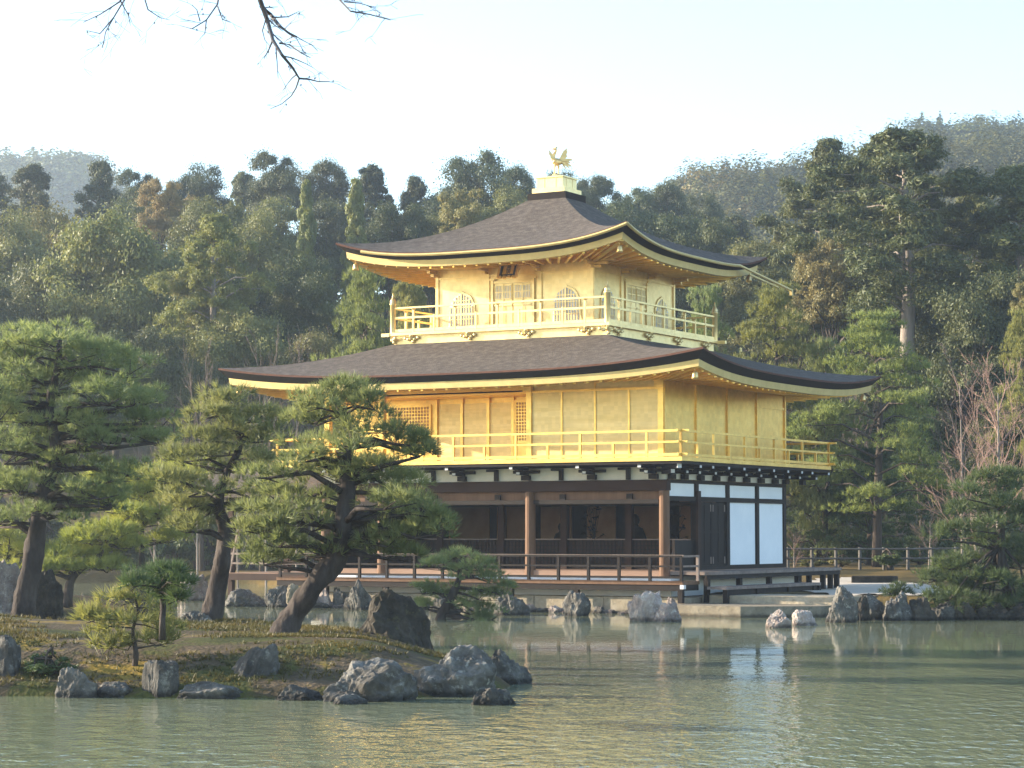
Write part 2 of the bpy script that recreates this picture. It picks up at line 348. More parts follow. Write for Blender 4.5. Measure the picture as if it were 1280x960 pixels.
def water_mat():
    m, nt, out = new_mat('pond_water')
    geo = N(nt, 'ShaderNodeNewGeometry')
    def nzn(scale, detail, stretch, loc=(0, 0, 0)):
        mp = N(nt, 'ShaderNodeMapping'); mp.inputs['Scale'].default_value = stretch; mp.inputs['Location'].default_value = loc
        nt.links.new(geo.outputs['Position'], mp.inputs[0])
        z = N(nt, 'ShaderNodeTexNoise'); z.inputs['Scale'].default_value = scale; z.inputs['Detail'].default_value = detail
        nt.links.new(mp.outputs[0], z.inputs['Vector']); return z.outputs['Fac']
    fine = nzn(3.4, 3, (1, .55, 1)); fine2 = nzn(9.0, 2, (1, .6, 1)); slow = nzn(.5, 2, (1, .6, 1))
    # breeze: ruffled water nearer the bank, calm water in the lee of the pavilion
    sx = N(nt, 'ShaderNodeSeparateXYZ'); nt.links.new(geo.outputs['Position'], sx.inputs[0])
    patch = nzn(.09, 3, (.6, 1, 1), (4, 2, 0))
    tilt = N(nt, 'ShaderNodeMath', operation='MULTIPLY_ADD'); nt.links.new(sx.outputs['X'], tilt.inputs[0]); tilt.inputs[1].default_value = -.55; nt.links.new(sx.outputs['Y'], tilt.inputs[2])
    ad = N(nt, 'ShaderNodeMath', operation='MULTIPLY_ADD'); nt.links.new(patch, ad.inputs[0]); ad.inputs[1].default_value = 20; nt.links.new(tilt.outputs[0], ad.inputs[2])
    mr = N(nt, 'ShaderNodeMapRange'); mr.interpolation_type = 'SMOOTHSTEP'
    mr.inputs['From Min'].default_value = 34; mr.inputs['From Max'].default_value = 50; mr.inputs['To Min'].default_value = 1.0; mr.inputs['To Max'].default_value = .05
    nt.links.new(ad.outputs[0], mr.inputs['Value'])
    a2 = N(nt, 'ShaderNodeMath', operation='MULTIPLY_ADD'); nt.links.new(fine2, a2.inputs[0]); a2.inputs[1].default_value = .35; nt.links.new(fine, a2.inputs[2])
    mu = N(nt, 'ShaderNodeMath', operation='MULTIPLY'); nt.links.new(a2.outputs[0], mu.inputs[0]); nt.links.new(mr.outputs[0], mu.inputs[1])
    a3 = N(nt, 'ShaderNodeMath', operation='MULTIPLY_ADD'); nt.links.new(slow, a3.inputs[0]); a3.inputs[1].default_value = .25; nt.links.new(mu.outputs[0], a3.inputs[2])
    bp = N(nt, 'ShaderNodeBump'); bp.inputs['Strength'].default_value = 1.0; bp.inputs['Distance'].default_value = .038
    nt.links.new(a3.outputs[0], bp.inputs['Height'])
    b = N(nt, 'ShaderNodeBsdfPrincipled')
    b.inputs['Base Color'].default_value = (.190, .210, .125, 1)
    b.inputs['Roughness'].default_value = .04; b.inputs['IOR'].default_value = 1.333
    nt.links.new(bp.outputs[0], b.inputs['Normal']); nt.links.new(b.outputs[0], out.inputs[0]); return m
M['water'] = water_mat()
# ------------------------------------------------------------------ terrain
BL = (4.196, 64.256); BR = -0.5205784
bc, bs = math.cos(BR), math.sin(BR)
def loc2w(x, y, z=0.0): return Vector((BL[0] + bc * x - bs * y, BL[1] + bs * x + bc * y, z))

def smooth(a, b, x):
    t = np.clip((np.asarray(x, float) - a) / (b - a), 0, 1); return t * t * (3 - 2 * t)
def poly_sd(X, Y, poly):
    """signed distance, negative inside"""
    X = np.asarray(X, float); Y = np.asarray(Y, float)
    d = np.full(X.shape, 1e9); inside = np.zeros(X.shape, bool); n = len(poly)
    for i in range(n):
        x0, y0 = poly[i][0], poly[i][1]; x1, y1 = poly[(i + 1) % n][0], poly[(i + 1) % n][1]
        ex, ey = x1 - x0, y1 - y0
        t = np.clip(((X - x0) * ex + (Y - y0) * ey) / (ex * ex + ey * ey + 1e-12), 0, 1)
        d = np.minimum(d, np.hypot(X - x0 - t * ex, Y - y0 - t * ey))
        c = ((y0 <= Y) & (Y < y1)) | ((y1 <= Y) & (Y < y0))
        with np.errstate(divide='ignore', invalid='ignore'):
            xi = x0 + (Y - y0) * ex / (ey if abs(ey) > 1e-12 else 1e-12)
        inside ^= c & (X < xi)
    return np.where(inside, -d, d)
def wob(X, Y, s, seed=0):
    """cheap smooth noise"""
    r = np.random.RandomState(seed); out = 0
    for k in range(5):
        a = r.uniform(0, 2 * PI); f = s * r.uniform(.6, 1.8); p = r.uniform(0, 6.28)
        out = out + np.sin((X * math.cos(a) + Y * math.sin(a)) * f + p)
    return out / 5
L = lambda x, y: tuple(loc2w(x, y)[:2])
POND = [(-75, 15), (60, 15), (60, 56), (32, 57.2), (24, 58.2), (17, 59.2), (12.8, 60.6), L(5.6, -.4), L(5.2, 1.5), L(-12.4, 1.5), L(-12.4, 13), (-5, 93), (-14, 103), (-30, 102), (-75, 98)]
def hills(X, Y):
    back = 11 * smooth(112, 172, Y) + 4 * smooth(175, 230, Y)
    g = 16 + 28.5 * smooth(-15, 30, X) + 4 * smooth(30, 62, X)
    r1 = g * np.exp(-((Y - 330) / 75.0) ** 2) * smooth(-40, 10, X)
    r2 = 71 * np.exp(-((Y - 440) / 60.0) ** 2) * smooth(40, 76, X)
    r3 = 92 * np.exp(-((Y - 610) / 75.0) ** 2) * (1 - smooth(-115, -52, X))
    rr = 5 * smooth(20, 60, X) * smooth(100, 135, Y)
    return np.maximum(np.maximum(r1, r2), np.maximum(r3, back + rr))
def ground_h(X, Y):
    sd = poly_sd(X, Y, POND)
    sd = sd + .35 * wob(X, Y, .9, 3)
    z = -.9 + 1.42 * smooth(-1.2, .8, sd)
    z = z + .12 * wob(X, Y, .35, 5) * smooth(1, 5, sd)
    z = z + .45 * smooth(76, 82, Y) * smooth(7, 10, X)
    return z + hills(X, Y) * smooth(2, 8, sd)
ISLE = [(-24, 33), (-15, 31.2), (-10, 31.6), (-6.9, 31.4), (-4.8, 31.1), (-3.2, 31.0), (-1.9, 31.0), (-.9, 31.4), (-.2, 32.3), (.05, 33.6), (-.15, 36), (-.5, 38.6), (-1.3, 41), (-3.0, 43), (-5.2, 44.2), (-8, 45), (-10, 49), (-16, 52), (-24, 50)]
def isle_h(X, Y):
    sd = -poly_sd(X, Y, ISLE) + .12 * wob(X, Y, 1.6, 8)
    z = -.7 + .85 * smooth(-.6, .35, sd) + .46 * smooth(.1, 2.4, sd)
    return z + .22 * smooth(-4, -11, X) * smooth(.5, 6, sd) + .06 * wob(X, Y, 1.3, 2) * smooth(.3, 1.5, sd)
ISLE2 = [(-14.5 + 5.2 * math.cos(a) * (1 + .12 * math.sin(3 * a)), 62 + 4 * math.sin(a)) for a in np.linspace(0, 2 * PI, 28, endpoint=False)]
def isle2_h(X, Y):
    sd = -poly_sd(X, Y, ISLE2)
    return -.7 + .9 * smooth(-.6, .5, sd) + .35 * smooth(.3, 3, sd) + .05 * wob(X, Y, 1.3, 2)
def hit(px, py, hf, D0=20, D1=160):
    """where the sight line through a photo pixel meets a height field"""
    Ds = np.arange(D0, D1, .05)
    P = np.array([at(px, py, d) for d in Ds]); h = hf(P[:, 0], P[:, 1])
    k = np.argmax(P[:, 2] <= h)
    return Vector((P[k, 0], P[k, 1], float(h[k])))
def sheet(name, xs, ys, hf, mat, kind='structure', smooth_=True):
    X, Y = np.meshgrid(xs, ys); Z = hf(X, Y)
    V = np.stack([X.ravel(), Y.ravel(), Z.ravel()], 1); nx = len(xs)
    i = (np.arange(len(ys) - 1)[:, None] * nx + np.arange(nx - 1)[None]).ravel()
    me = np_mesh(name, V, [np.stack([i, i + 1, i + nx + 1, i + nx], 1)], mat, smooth_)
    return tag(link(name, me), kind=kind)
def axis(lo, a, b, hi, fine, coarse):
    return np.concatenate([np.arange(lo, a, coarse), np.arange(a, b, fine), np.arange(b, hi + .01, coarse)])
GX0, GX1, GY0, GY1 = -230, 230, -40, 720
sheet('ground', axis(GX0, -48, 48, GX1, .6, 7), axis(GY0, 10, 118, GY1, .6, 7), ground_h, M['ground'])
sheet('island', np.arange(-25, 1.2, .16), np.arange(30, 53, .16), isle_h, M['moss'])
sheet('far_island', np.arange(-21, -8, .25), np.arange(56, 68, .25), isle2_h, M['moss'])
mb = MB(); mb.add([(-90, 10, 0), (75, 10, 0), (75, 112, 0), (-90, 112, 0)], [(0, 1, 2, 3)])
tag(mb.build('pond_water', M['water']), kind='structure')
# pale raked-sand court right of the pavilion
def sand_pts():
    return [hit(*p, ground_h, 55, 115) for p in ((1030, 748), (1075, 752), (1150, 747), (1190, 741), (1170, 731), (1120, 723), (1060, 722), (1010, 724), (1000, 740))]
sp = sand_pts()
def sand_h(X, Y): return ground_h(X, Y) + .004
sd_poly = [(p.x, p.y) for p in sp]
xs = np.arange(min(p.x for p in sp) - 1, max(p.x for p in sp) + 1, .3); ys = np.arange(min(p.y for p in sp) - 1, max(p.y for p in sp) + 1, .3)
X, Y = np.meshgrid(xs, ys); keep = poly_sd(X, Y, sd_poly) + .3 * wob(X, Y, 1.1, 4) < 0
V = np.stack([X.ravel(), Y.ravel(), (ground_h(X, Y) + .03).ravel()], 1); nx = len(xs)
i = (np.arange(len(ys) - 1)[:, None] * nx + np.arange(nx - 1)[None])
kf = keep[:-1, :-1] & keep[1:, :-1] & keep[:-1, 1:] & keep[1:, 1:]
i = i[kf]
tag(link('sand_path', np_mesh('sand_path', V, [np.stack([i, i + 1, i + nx + 1, i + nx], 1)], M['sand'], True)), kind='structure')

# ------------------------------------------------------------------ the golden pavilion
PAV = empty('golden_pavilion', (BL[0], BL[1], 0), BR, 'three-storey gilded pavilion with two sweeping bark roofs at the pond edge', 'pavilion')
W, D = 11.32, 8.5; BAY = 2.13; SB = D / 4
OB = 1.094                       # veranda and balcony overhang
def part(mb, name, mat, label=None, parent=PAV, **k): return mb.build(name, M[mat], parent, label, **k)

# --- ground floor -------------------------------------------------------
mb = MB(); rs_ = random.Random(3); xx = -W - .9
while xx < 1.0:
    wl = min(rs_.uniform(.8, 1.6), 1.0 - xx)
    mb.box(xx + .008, xx + wl - .008, -.75 - rs_.uniform(0, .025), -.2, -.6, .46 - rs_.uniform(0, .015)); xx += wl
mb.box(-W - .88, .98, -.70, D + .6, -.6, .44)
part(mb, 'stone_base', 'stone_cut', 'pale granite base wall along the water')
mb = MB(); mb.box(-W - .3, .35, -.28, D + .2, .46, 1.0)
part(mb, 'foundation_wall', 'plaster', 'whitewashed strip under the deck')
# outer deck (front), one step lower than the floor
mb = MB()
mb.box(-W - 1.0, OB, -OB, -.02, .80, .88)
for k in range(60):
    x = -W - 1.0 + (W + 1 + OB) * k / 60
    mb.box(x + .006, x + (W + 1 + OB) / 60 - .006, -OB - .02, -.02, .882, .892)
front_deck = part(mb, 'front_deck', 'wood_col')
mb = MB(); mb.box(-W - 1.0, OB - .02, -OB + .03, -OB + .15, .64, .80); mb.box(OB - .15, OB - .03, -OB + .15, -.02, .64, .80)
part(mb, 'deck_edge_beam', 'wood_dark', parent=front_deck)
for k, x in enumerate([OB - .1, -2.2, -4.3, -6.4, -8.5, -10.6, -W - .85]):
    mb = MB(); mb.box(x - .07, x + .07, -OB + .04, -OB + .18, .3, .64)
    part(mb, 'deck_post', 'wood_dark', parent=front_deck)
mb = MB(); mb.box(OB - .055, OB + .055, -OB - .05, -OB + .1, .69, .80)
part(mb, 'white_corner_block', 'tip_white', parent=front_deck)
# raised floor and its pale riser
mb = MB(); mb.box(-W - .2, .12, .02, D, 1.02, 1.15)
part(mb, 'floor', 'wood_pink', 'raised inner floor with pale timber riser')
mb = MB(); mb.box(-W - .22, .10, -.01, .02, .90, 1.14)
part(mb, 'floor_riser', 'wood_pink')
# side deck, bench-like, and its lower step
mb = MB(); mb.box(.14, 1.32, .10, 9.85, 1.05, 1.13)
for k in range(24): mb.box(.15 + k * .049, .15 + k * .049 + .043, .1, 9.87, 1.131, 1.138)
sdk = part(mb, 'side_deck', 'wood_grey', 'weathered bench-like deck along the side wall')
mb = MB(); mb.box(1.18, 1.28, .12, 9.8, .93, 1.05); part(mb, 'deck_edge_beam', 'wood_dark', parent=sdk)
for y in (.25, 2.4, 4.5, 6.6, 8.6, 9.2, 9.72):
    mb = MB(); mb.box(1.12, 1.26, y - .07, y + .07, .3, .93); part(mb, 'deck_post', 'wood_dark', parent=sdk)
for y in (8.9, 9.72):
    mb = MB(); mb.box(.2, .34, y - .07, y + .07, .3, 1.05); part(mb, 'deck_post', 'wood_dark', parent=sdk)
mb = MB(); mb.box(1.36, 1.95, -.10, 6.6, .66, .74)
stp = part(mb, 'side_step', 'wood_grey', 'lower plank step beside the side deck')
mb = MB(); mb.box(1.80, 1.90, -.05, 6.55, .50, .66); part(mb, 'step_beam', 'wood_dark', parent=stp)
for y in (-.02, 2.0, 4.2, 6.1, 6.5):
    mb = MB(); mb.box(1.82, 1.96, y - .07, y + .07, .28, .655); part(mb, 'step_leg', 'wood_dark', parent=stp)
# front railing
def railing(name, p0, p1, zs, posts, mat, tw, short=None, over=.0, label=None):
    """rails at heights zs along p0-p1, posts list of (t, z0, z1)"""
    p0 = Vector((*p0, 0)); p1 = Vector((*p1, 0)); d = (p1 - p0).normalized()
    mb = MB()
    z, w, h = zs[0]
    mb.bar(p0 - d * over + Vector((0, 0, z)), p1 + d * over + Vector((0, 0, z)), w, h)
    r = part(mb, name, mat, label)
    for (z, w, h) in zs[1:]:
        mb = MB(); mb.bar(p0 - d * over * .8 + Vector((0, 0, z)), p1 + d * over * .8 + Vector((0, 0, z)), w, h)
        part(mb, 'rail', mat, parent=r)
    for (t, z0, z1) in posts:
        c = p0 + (p1 - p0) * t
        mb = MB(); mb.box(c.x - tw / 2, c.x + tw / 2, c.y - tw / 2, c.y + tw / 2, z0, z1)
        part(mb, 'railing_post', mat, parent=r)
    return r
nfp = 14
railing('deck_railing', (-W - .9, -OB + .06), (OB - .06, -OB + .06), [(1.57, .07, .055), (1.30, .05, .05), (1.0, .05, .06)],
        [((k) / nfp, .88, 1.545) for k in range(nfp + 1)], 'wood_dark', .075, label='dark front railing with pale worn top rail')
mb = MB(); mb.box(-W - 1.0, OB, -OB + .02, -OB + .10, 1.60, 1.612); part(mb, 'railing_cap', 'wood_grey')
railing('deck_railing', (OB - .06, -OB + .14), (OB - .06, .0), [(1.57, .07, .055), (1.30, .05, .05)], [(1, .88, 1.6)], 'wood_grey', .075)
# front pillars
for x in (-.0, -4.26, -9.3, -W):
    mb = MB(); mb.lathe([(.17, .86), (.16, .95), (.15, 1.2), (.145, 3.1), (.145, 3.68)], (x, .05, 0), 14)
    mb.f.append(tuple(range(14))[::-1]); part(mb, 'pillar', 'wood_col', smooth=False)
# front beams
mb = MB(); mb.box(-W - .15, .15, -.10, .16, 3.38, 3.68); part(mb, 'front_beam', 'wood_brown', bevel=.01)
mb = MB(); mb.box(-W - .1, -.16, .06, .10, 3.14, 3.378); part(mb, 'frieze_board', 'wood_col', 'tan board under the front beam')
mb = MB(); mb.box(-W - .1, -.16, .00, .14, 3.02, 3.138); part(mb, 'lintel', 'wood_dark')
for k in (0.5, 1.5, 2.5, 3.5, 4.6):
    mb = MB(); mb.box(-k * BAY - .09, -k * BAY + .09, -.005, .055, 3.142, 3.30); part(mb, 'lintel_strut', 'wood_dark')
# veranda ceiling, inner posts, half lattices, inner rail
mb = MB(); mb.box(-W, -.1, .16, SB * 3, 3.40, 3.46); part(mb, 'veranda_ceiling', 'wood_brown')
for k in range(0, 6):
    x = -k * BAY if k < 5 else -W + .1
    mb = MB(); mb.box(x - .10, x + .10, SB - .1, SB + .1, 1.15, 3.40); part(mb, 'inner_post', 'wood_brown')
mb = MB(); mb.box(-W, -.1, SB - .06, SB + .06, 2.98, 3.10); part(mb, 'inner_lintel', 'wood_dark')
for k in range(5):
    x0, x1 = -(k + 1) * BAY + .11, -k * BAY - .11
    if k == 4: x0 = -W + .22
    mb = MB(); mb.box(x0, x1, SB - .01, SB + .02, 1.16, 2.0)
    lat = part(mb, 'lattice_panel', 'wood_brown', 'half-height lattice panel of the inner room')
    g = MB(); n = 16
    for q in range(n + 1):
        x = x0 + (x1 - x0) * q / n; g.box(x - .013, x + .013, SB - .035, SB - .012, 1.16, 2.0)
    for q in range(8):
        z = 1.18 + .11 * q; g.box(x0, x1, SB - .045, SB - .036, z - .013, z + .013)
    part(g, 'lattice', 'wood_dark', parent=lat)
    g = MB(); g.box(x0, x1, SB - .06, SB + .03, 2.003, 2.035); part(g, 'top_rail', 'wood_grey', parent=lat)
# inner room: back wall with old painted panels, dark gaps, shelf
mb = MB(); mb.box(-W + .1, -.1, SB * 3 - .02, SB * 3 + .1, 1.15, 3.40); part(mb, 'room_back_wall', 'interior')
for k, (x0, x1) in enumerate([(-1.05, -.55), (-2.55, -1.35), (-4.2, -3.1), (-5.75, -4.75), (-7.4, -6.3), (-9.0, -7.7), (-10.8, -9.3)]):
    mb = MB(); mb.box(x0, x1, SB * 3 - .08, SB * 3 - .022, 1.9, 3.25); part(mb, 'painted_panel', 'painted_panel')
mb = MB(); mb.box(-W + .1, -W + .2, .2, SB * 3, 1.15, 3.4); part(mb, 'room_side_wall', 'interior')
# seated figures and flower stands shown as dark silhouettes in the room
def bust(x, y, s, name, label):
    mb = MB(); mb.lathe([(0, 0), (.62, 0), (.60, .12), (.5, .22), (.40, .4), (.33, .62), (.25, .78), (.12, .84), (.10, .90), (.14, .97), (.155, 1.06), (.12, 1.17), (.05, 1.24), (0, 1.25)], (0, 0, 0), 14)
    for v in range(len(mb.v)): a = mb.v[v]; mb.v[v] = (x + a[0] * s, y + a[1] * s * .8, 1.6 + a[2] * s)
    b = MB(); b.box(x - .75 * s, x + .75 * s, y - .5, y + .5, 1.152, 1.6)
    o = part(mb, name, 'interior', label, smooth=True); part(b, 'pedestal', 'interior', parent=o)
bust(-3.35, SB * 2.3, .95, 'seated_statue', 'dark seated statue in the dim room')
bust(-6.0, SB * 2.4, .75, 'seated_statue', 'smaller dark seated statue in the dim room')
rng = random.Random(5)
def flower_stand(x, y):
    mb = MB(); mb.lathe([(.10, 1.152), (.16, 1.3), (.12, 1.6), (.07, 1.9), (.1, 1.98)], (x, y, 0), 10)
    o = part(mb, 'flower_vase', 'interior', smooth=True)
    g = MB()
    for k in range(26):
        a = rng.uniform(0, 2 * PI); r = rng.uniform(.05, .42); z = rng.uniform(2.05, 3.05)
        p = Vector((x + r * math.cos(a), y + r * math.sin(a) * .6, z))
        g.tube([(x, y, 1.95), (x + (p.x - x) * .4, y, (1.95 + z) / 2), p], [.012, .01, .006], 4)
        for q in range(3):
            u = Vector((rng.uniform(-1, 1), rng.uniform(-1, 1), rng.uniform(-.5, 1))).normalized() * .11
            s = u.cross(Vector((0, .3, 1))).normalized() * .05
            g.add([p, p + u * .5 + s, p + u, p + u * .5 - s], [(0, 1, 2, 3)])
    part(g, 'flowers', 'interior', parent=o)
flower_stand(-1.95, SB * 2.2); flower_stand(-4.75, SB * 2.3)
# --- side wall (right face) ---------------------------------------------
for k in range(5):
    y = SB * k
    if k == 0: continue
    mb = MB(); mb.box(-.14, .03, y - .10 if k < 4 else y - .16, y + .10 if k < 4 else y + .03, 1.14, 3.68); part(mb, 'side_post', 'wood_dark')
for nm, z0, z1, x in (('upper_rail', 3.60, 3.70, .02), ('middle_rail', 3.10, 3.235, .035), ('sill_rail', 1.14, 1.27, .035)):
    mb = MB(); mb.box(-.12, x, .2 if z0 > 1.2 else SB, D + .02, z0, z1); part(mb, nm, 'wood_dark')
for k in range(4):
    y0, y1 = SB * k + .12, SB * (k + 1) - .12
    if k == 0: y0 = .18
    mb = MB(); mb.box(-.10, -.02, y0, y1, 3.237, 3.598); part(mb, 'upper_panel', 'plaster')
    if k >= 2:
        mb = MB(); mb.box(-.10, -.02, y0, y1, 1.272, 3.098); part(mb, 'white_wall_panel', 'plaster')
# dark double doors in the second bay
for s in (0, 1):
    y0 = SB + .12 + s * (SB / 2 - .11); y1 = y0 + SB / 2 - .14
    mb = MB(); mb.box(-.10, -.03, y0, y1, 1.272, 3.09); d = part(mb, 'door', 'wood_dark')
    g = MB()
    for z in (1.3, 2.2, 3.0): g.box(-.03, -.015, y0, y1, z, z + .06)
    for q in (0, .5, 1):
        yy = y0 + (y1 - y0 - .05) * q; g.box(-.028, -.012, yy, yy + .05, 1.29, 3.08)
    part(g, 'door_batten', 'wood_dark', parent=d)
    g = MB()
    for z in (1.32, 2.82):
        for yy in (y0 + .03, y1 - .1): g.box(-.011, -.004, yy, yy + .06, z, z + .2)
    part(g, 'metal_fitting', 'wood_grey', parent=d)
# back room side wall in first bay: half lattice return + dark inside
mb = MB(); mb.box(-.10, -.02, SB * .35, SB - .11, 1.15, 2.0); part(mb, 'lattice_panel', 'wood_dark')
# rear and left walls close the shell
mb = MB(); mb.box(-W, -.15, D - .12, D - .02, 1.14, 3.68); part(mb, 'rear_wall', 'plaster')
mb = MB(); mb.box(-W - .02, -W + .08, SB, D - .1, 1.14, 3.68); part(mb, 'left_wall', 'plaster')
# --- bracket zone under the balcony --------------------------------------
mb = MB(); mb.box(-W - .05, .05, -.02, .10, 3.685, 4.04); mb.box(-.09, .05, .10, D, 3.71, 4.04); mb.box(-W - .05, -W + .06, .1, D, 3.685, 4.04)
part(mb, 'bracket_plaster', 'cream', 'cream plaster band between the brackets')
def bracket(x, y, dx, dy, big=True):
    """bracket arm stepping out from the wall in direction (dx,dy)"""
    mb = MB(); n = Vector((dx, dy, 0)); s = Vector((-dy, dx, 0)); p = Vector((x, y, 0))
    def bx(a, b, c, d, z0, z1):
        q = [p + n * i + s * j for i, j in ((a, c), (b, c), (b, d), (a, d))]
        mb.add([(*v[:2], z0) for v in q] + [(*v[:2], z1) for v in q], [(3, 2, 1, 0), (4, 5, 6, 7), (0, 1, 5, 4), (1, 2, 6, 5), (2, 3, 7, 6), (3, 0, 4, 7)])
    bx(.03, .16, -.13, .13, 3.70, 3.84)
    bx(.03, .55, -.07, .07, 3.845, 3.93)
    bx(.42, .56, -.10, .10, 3.932, 3.985)
    bx(.05, .96, -.065, .065, 3.99, 4.075)
    bx(.03, .12, -.42, .42, 3.90, 3.985)
    o = part(mb, 'bracket', 'wood_dark')
    for tip in ((.552, .572, -.05, .05, 3.86, 3.925), (.962, .98, -.05, .05, 4.0, 4.07)):
        mb = MB(); bx(*tip); part(mb, 'white_tip', 'tip_white', parent=o)
for k in range(6):
    bracket(-k * BAY - .05 if k else -.25, -.02, 0, -1)
for k in range(5): bracket(.05, SB * k - (.25 if k == 4 else -.25 if k == 0 else 0), 1, 0)
for k in range(5):
    bracket(.05, SB * (k + .5), 1, 0)
for k in range(5):
    x = -(k + .5) * BAY
    mb = MB(); mb.box(x - .06, x + .06, -.10, -.025, 3.69, 3.96); mb.box(x - .30, x + .06, -.13, -.025, 3.962, 4.03); part(mb, 'bracket_strut', 'wood_dark')
# corner bracket, diagonal, with white square ends
mb = MB(); mb.bar((.0, .0, 4.0), (.92, -.92, 4.03), .12, .10); mb.bar((0, 0, 3.88), (.55, -.55, 3.9), .12, .09); o = part(mb, 'corner_bracket', 'wood_dark')
mb = MB(); mb.bar((.922, -.922, 4.03), (.95, -.95, 4.03), .12, .12); part(mb, 'white_tip', 'tip_white', parent=o)
mb = MB(); mb.bar((.552, -.552, 3.9), (.575, -.575, 3.9), .10, .10); part(mb, 'white_tip', 'tip_white', parent=o)
# --- second storey --------------------------------------------------------
mb = MB(); mb.box(-W - OB + .04, OB - .04, -OB + .04, D + OB - .04, 4.085, 4.16); part(mb, 'balcony_underframe', 'wood_dark')
mb = MB(); mb.box(-W - OB, OB, -OB, D + OB, 4.162, 4.27); part(mb, 'balcony_floor', 'gold')
for a, b in (((-W - OB + .06, -OB + .06), (OB - .06, -OB + .06)), ((OB - .06, -OB + .06), (OB - .06, D + OB - .06)), ((OB - .06, D + OB - .06), (-W - OB + .06, D + OB - .06)), ((-W - OB + .06, D + OB - .06), (-W - OB + .06, -OB + .06))):
    ln = (Vector(a) - Vector(b)).length; n = max(3, round(ln / 1.07))
    posts = [(k / n, 4.27, 4.975 if k % 2 == 0 or k in (0, n) else 4.66) for k in range(n + 1)]
    railing('balcony_railing', a, b, [(4.985, .065, .06), (4.68, .055, .055), (4.335, .055, .075)], posts, 'gold', .065, over=.26 if a[1] == b[1] else .255)
# walls of the second storey
RX = -4.26; RY = 1.35                                   # recessed gallery left of the closed bays
mb = MB(); mb.box(RX, 0, 0, .14, 4.27, 6.62); part(mb, 'front_wall', 'gold_plank', 'closed gilded front bays with plank shutters')
for x in (-1.06, -2.13, -3.2):
    mb = MB(); mb.box(x - .03, x + .03, -.025, -.003, 4.27, 6.2 if x != -2.13 else 6.5); part(mb, 'batten', 'gold')
mb = MB(); mb.box(RX + .1, -.12, -.04, -.003, 6.2, 6.27); part(mb, 'wall_rail', 'gold')
mb = MB(); mb.box(-.14, 0, .142, D - .002, 4.27, 6.62); part(mb, 'side_wall', 'gold', 'gilded side wall in shade')
for k in range(5):
    y = SB * k
    mb = MB(); mb.box(-.10, .05, y - .06 + (.06 if k == 0 else 0), y + .06 - (.03 if k == 4 else 0), 4.271, 6.6); part(mb, 'side_post', 'gold')
mb = MB(); mb.box(.003, .03, SB * 3, D + .05, 5.98, 6.06); part(mb, 'wall_rail', 'gold')
mb = MB(); mb.box(-W, -.14, D - .14, D - .004, 4.27, 6.62); part(mb, 'rear_wall', 'gold')
mb = MB(); mb.box(-W, -W + .12, RY, D - .142, 4.27, 6.62); part(mb, 'left_wall', 'gold')
for x in (-.06, RX, -9.3, -W + .08):
    mb = MB(); mb.box(x - .085, x + .085, -.05, .12, 4.271, 6.6); part(mb, 'gallery_post', 'gold')
    if x != -W + .08:
        mb = MB(); mb.box(x - .14, x + .14, -.16, -.052, 6.25, 6.5); part(mb, 'post_bracket', 'gold')
mb = MB(); mb.box(-W, RX - .09, -.02, .10, 6.30, 6.6); part(mb, 'gallery_beam', 'gold_soffit')
mb = MB(); mb.box(-W, RX - .01, .12, RY, 6.2, 6.26); part(mb, 'gallery_ceiling', 'gold_soffit')
mb = MB(); mb.box(-W + .12, RX - .01, RY, RY + .12, 4.27, 6.2); part(mb, 'gallery_wall', 'gold')
mb = MB(); mb.box(RX - .005, RX + .1, .142, RY, 4.27, 6.6); part(mb, 'gallery_end_wall', 'gold')
def lattice_window(x0, x1, y, z0, z1, nx, nz, bar=.02, back='paper', wood='gold', name='lattice_window'):
    mb = MB(); mb.box(x0, x1, y - .02, y - .003, z0, z1); w = part(mb, name, back)
    g = MB()
    for q in range(nx + 1):
        x = x0 + (x1 - x0) * q / nx; g.box(x - bar / 2, x + bar / 2, y - .045, y - .022, z0, z1)
    for q in range(nz + 1):
        z = z0 + (z1 - z0) * q / nz; g.box(x0, x1, y - .053, y - .046, z - bar / 2, z + bar / 2)
    part(g, 'lattice', wood, parent=w)
    f = MB(); f.box(x0 - .06, x0 - .005, y - .06, y - .003, z0 - .06, z1 + .06); f.box(x1 + .005, x1 + .06, y - .06, y - .003, z0 - .06, z1 + .06)
    f.box(x0 - .004, x1 + .004, y - .06, y - .003, z1 + .005, z1 + .06); f.box(x0 - .004, x1 + .004, y - .06, y - .003, z0 - .06, z0 - .005)
    part(f, 'frame', wood, parent=w)
    return w
lattice_window(-5.45, -4.62, RY, 4.9, 6.05, 9, 12, .03, 'painted_panel')
lattice_window(-9.9, -8.45, RY, 4.9, 6.0, 14, 11, .03, 'painted_panel')
for x0, x1 in ((-6.35, -5.62), (-7.25, -6.42), (-8.1, -7.35)):
    mb = MB(); mb.box(x0, x1, RY - .04, RY - .003, 4.3, 6.05); part(mb, 'sliding_door', 'gold_plank')
for x in (-5.55, -6.385, -7.3, -8.2):
    mb = MB(); mb.box(x - .045, x + .045, RY - .08, RY - .003, 4.272, 6.2); part(mb, 'door_post', 'gold')

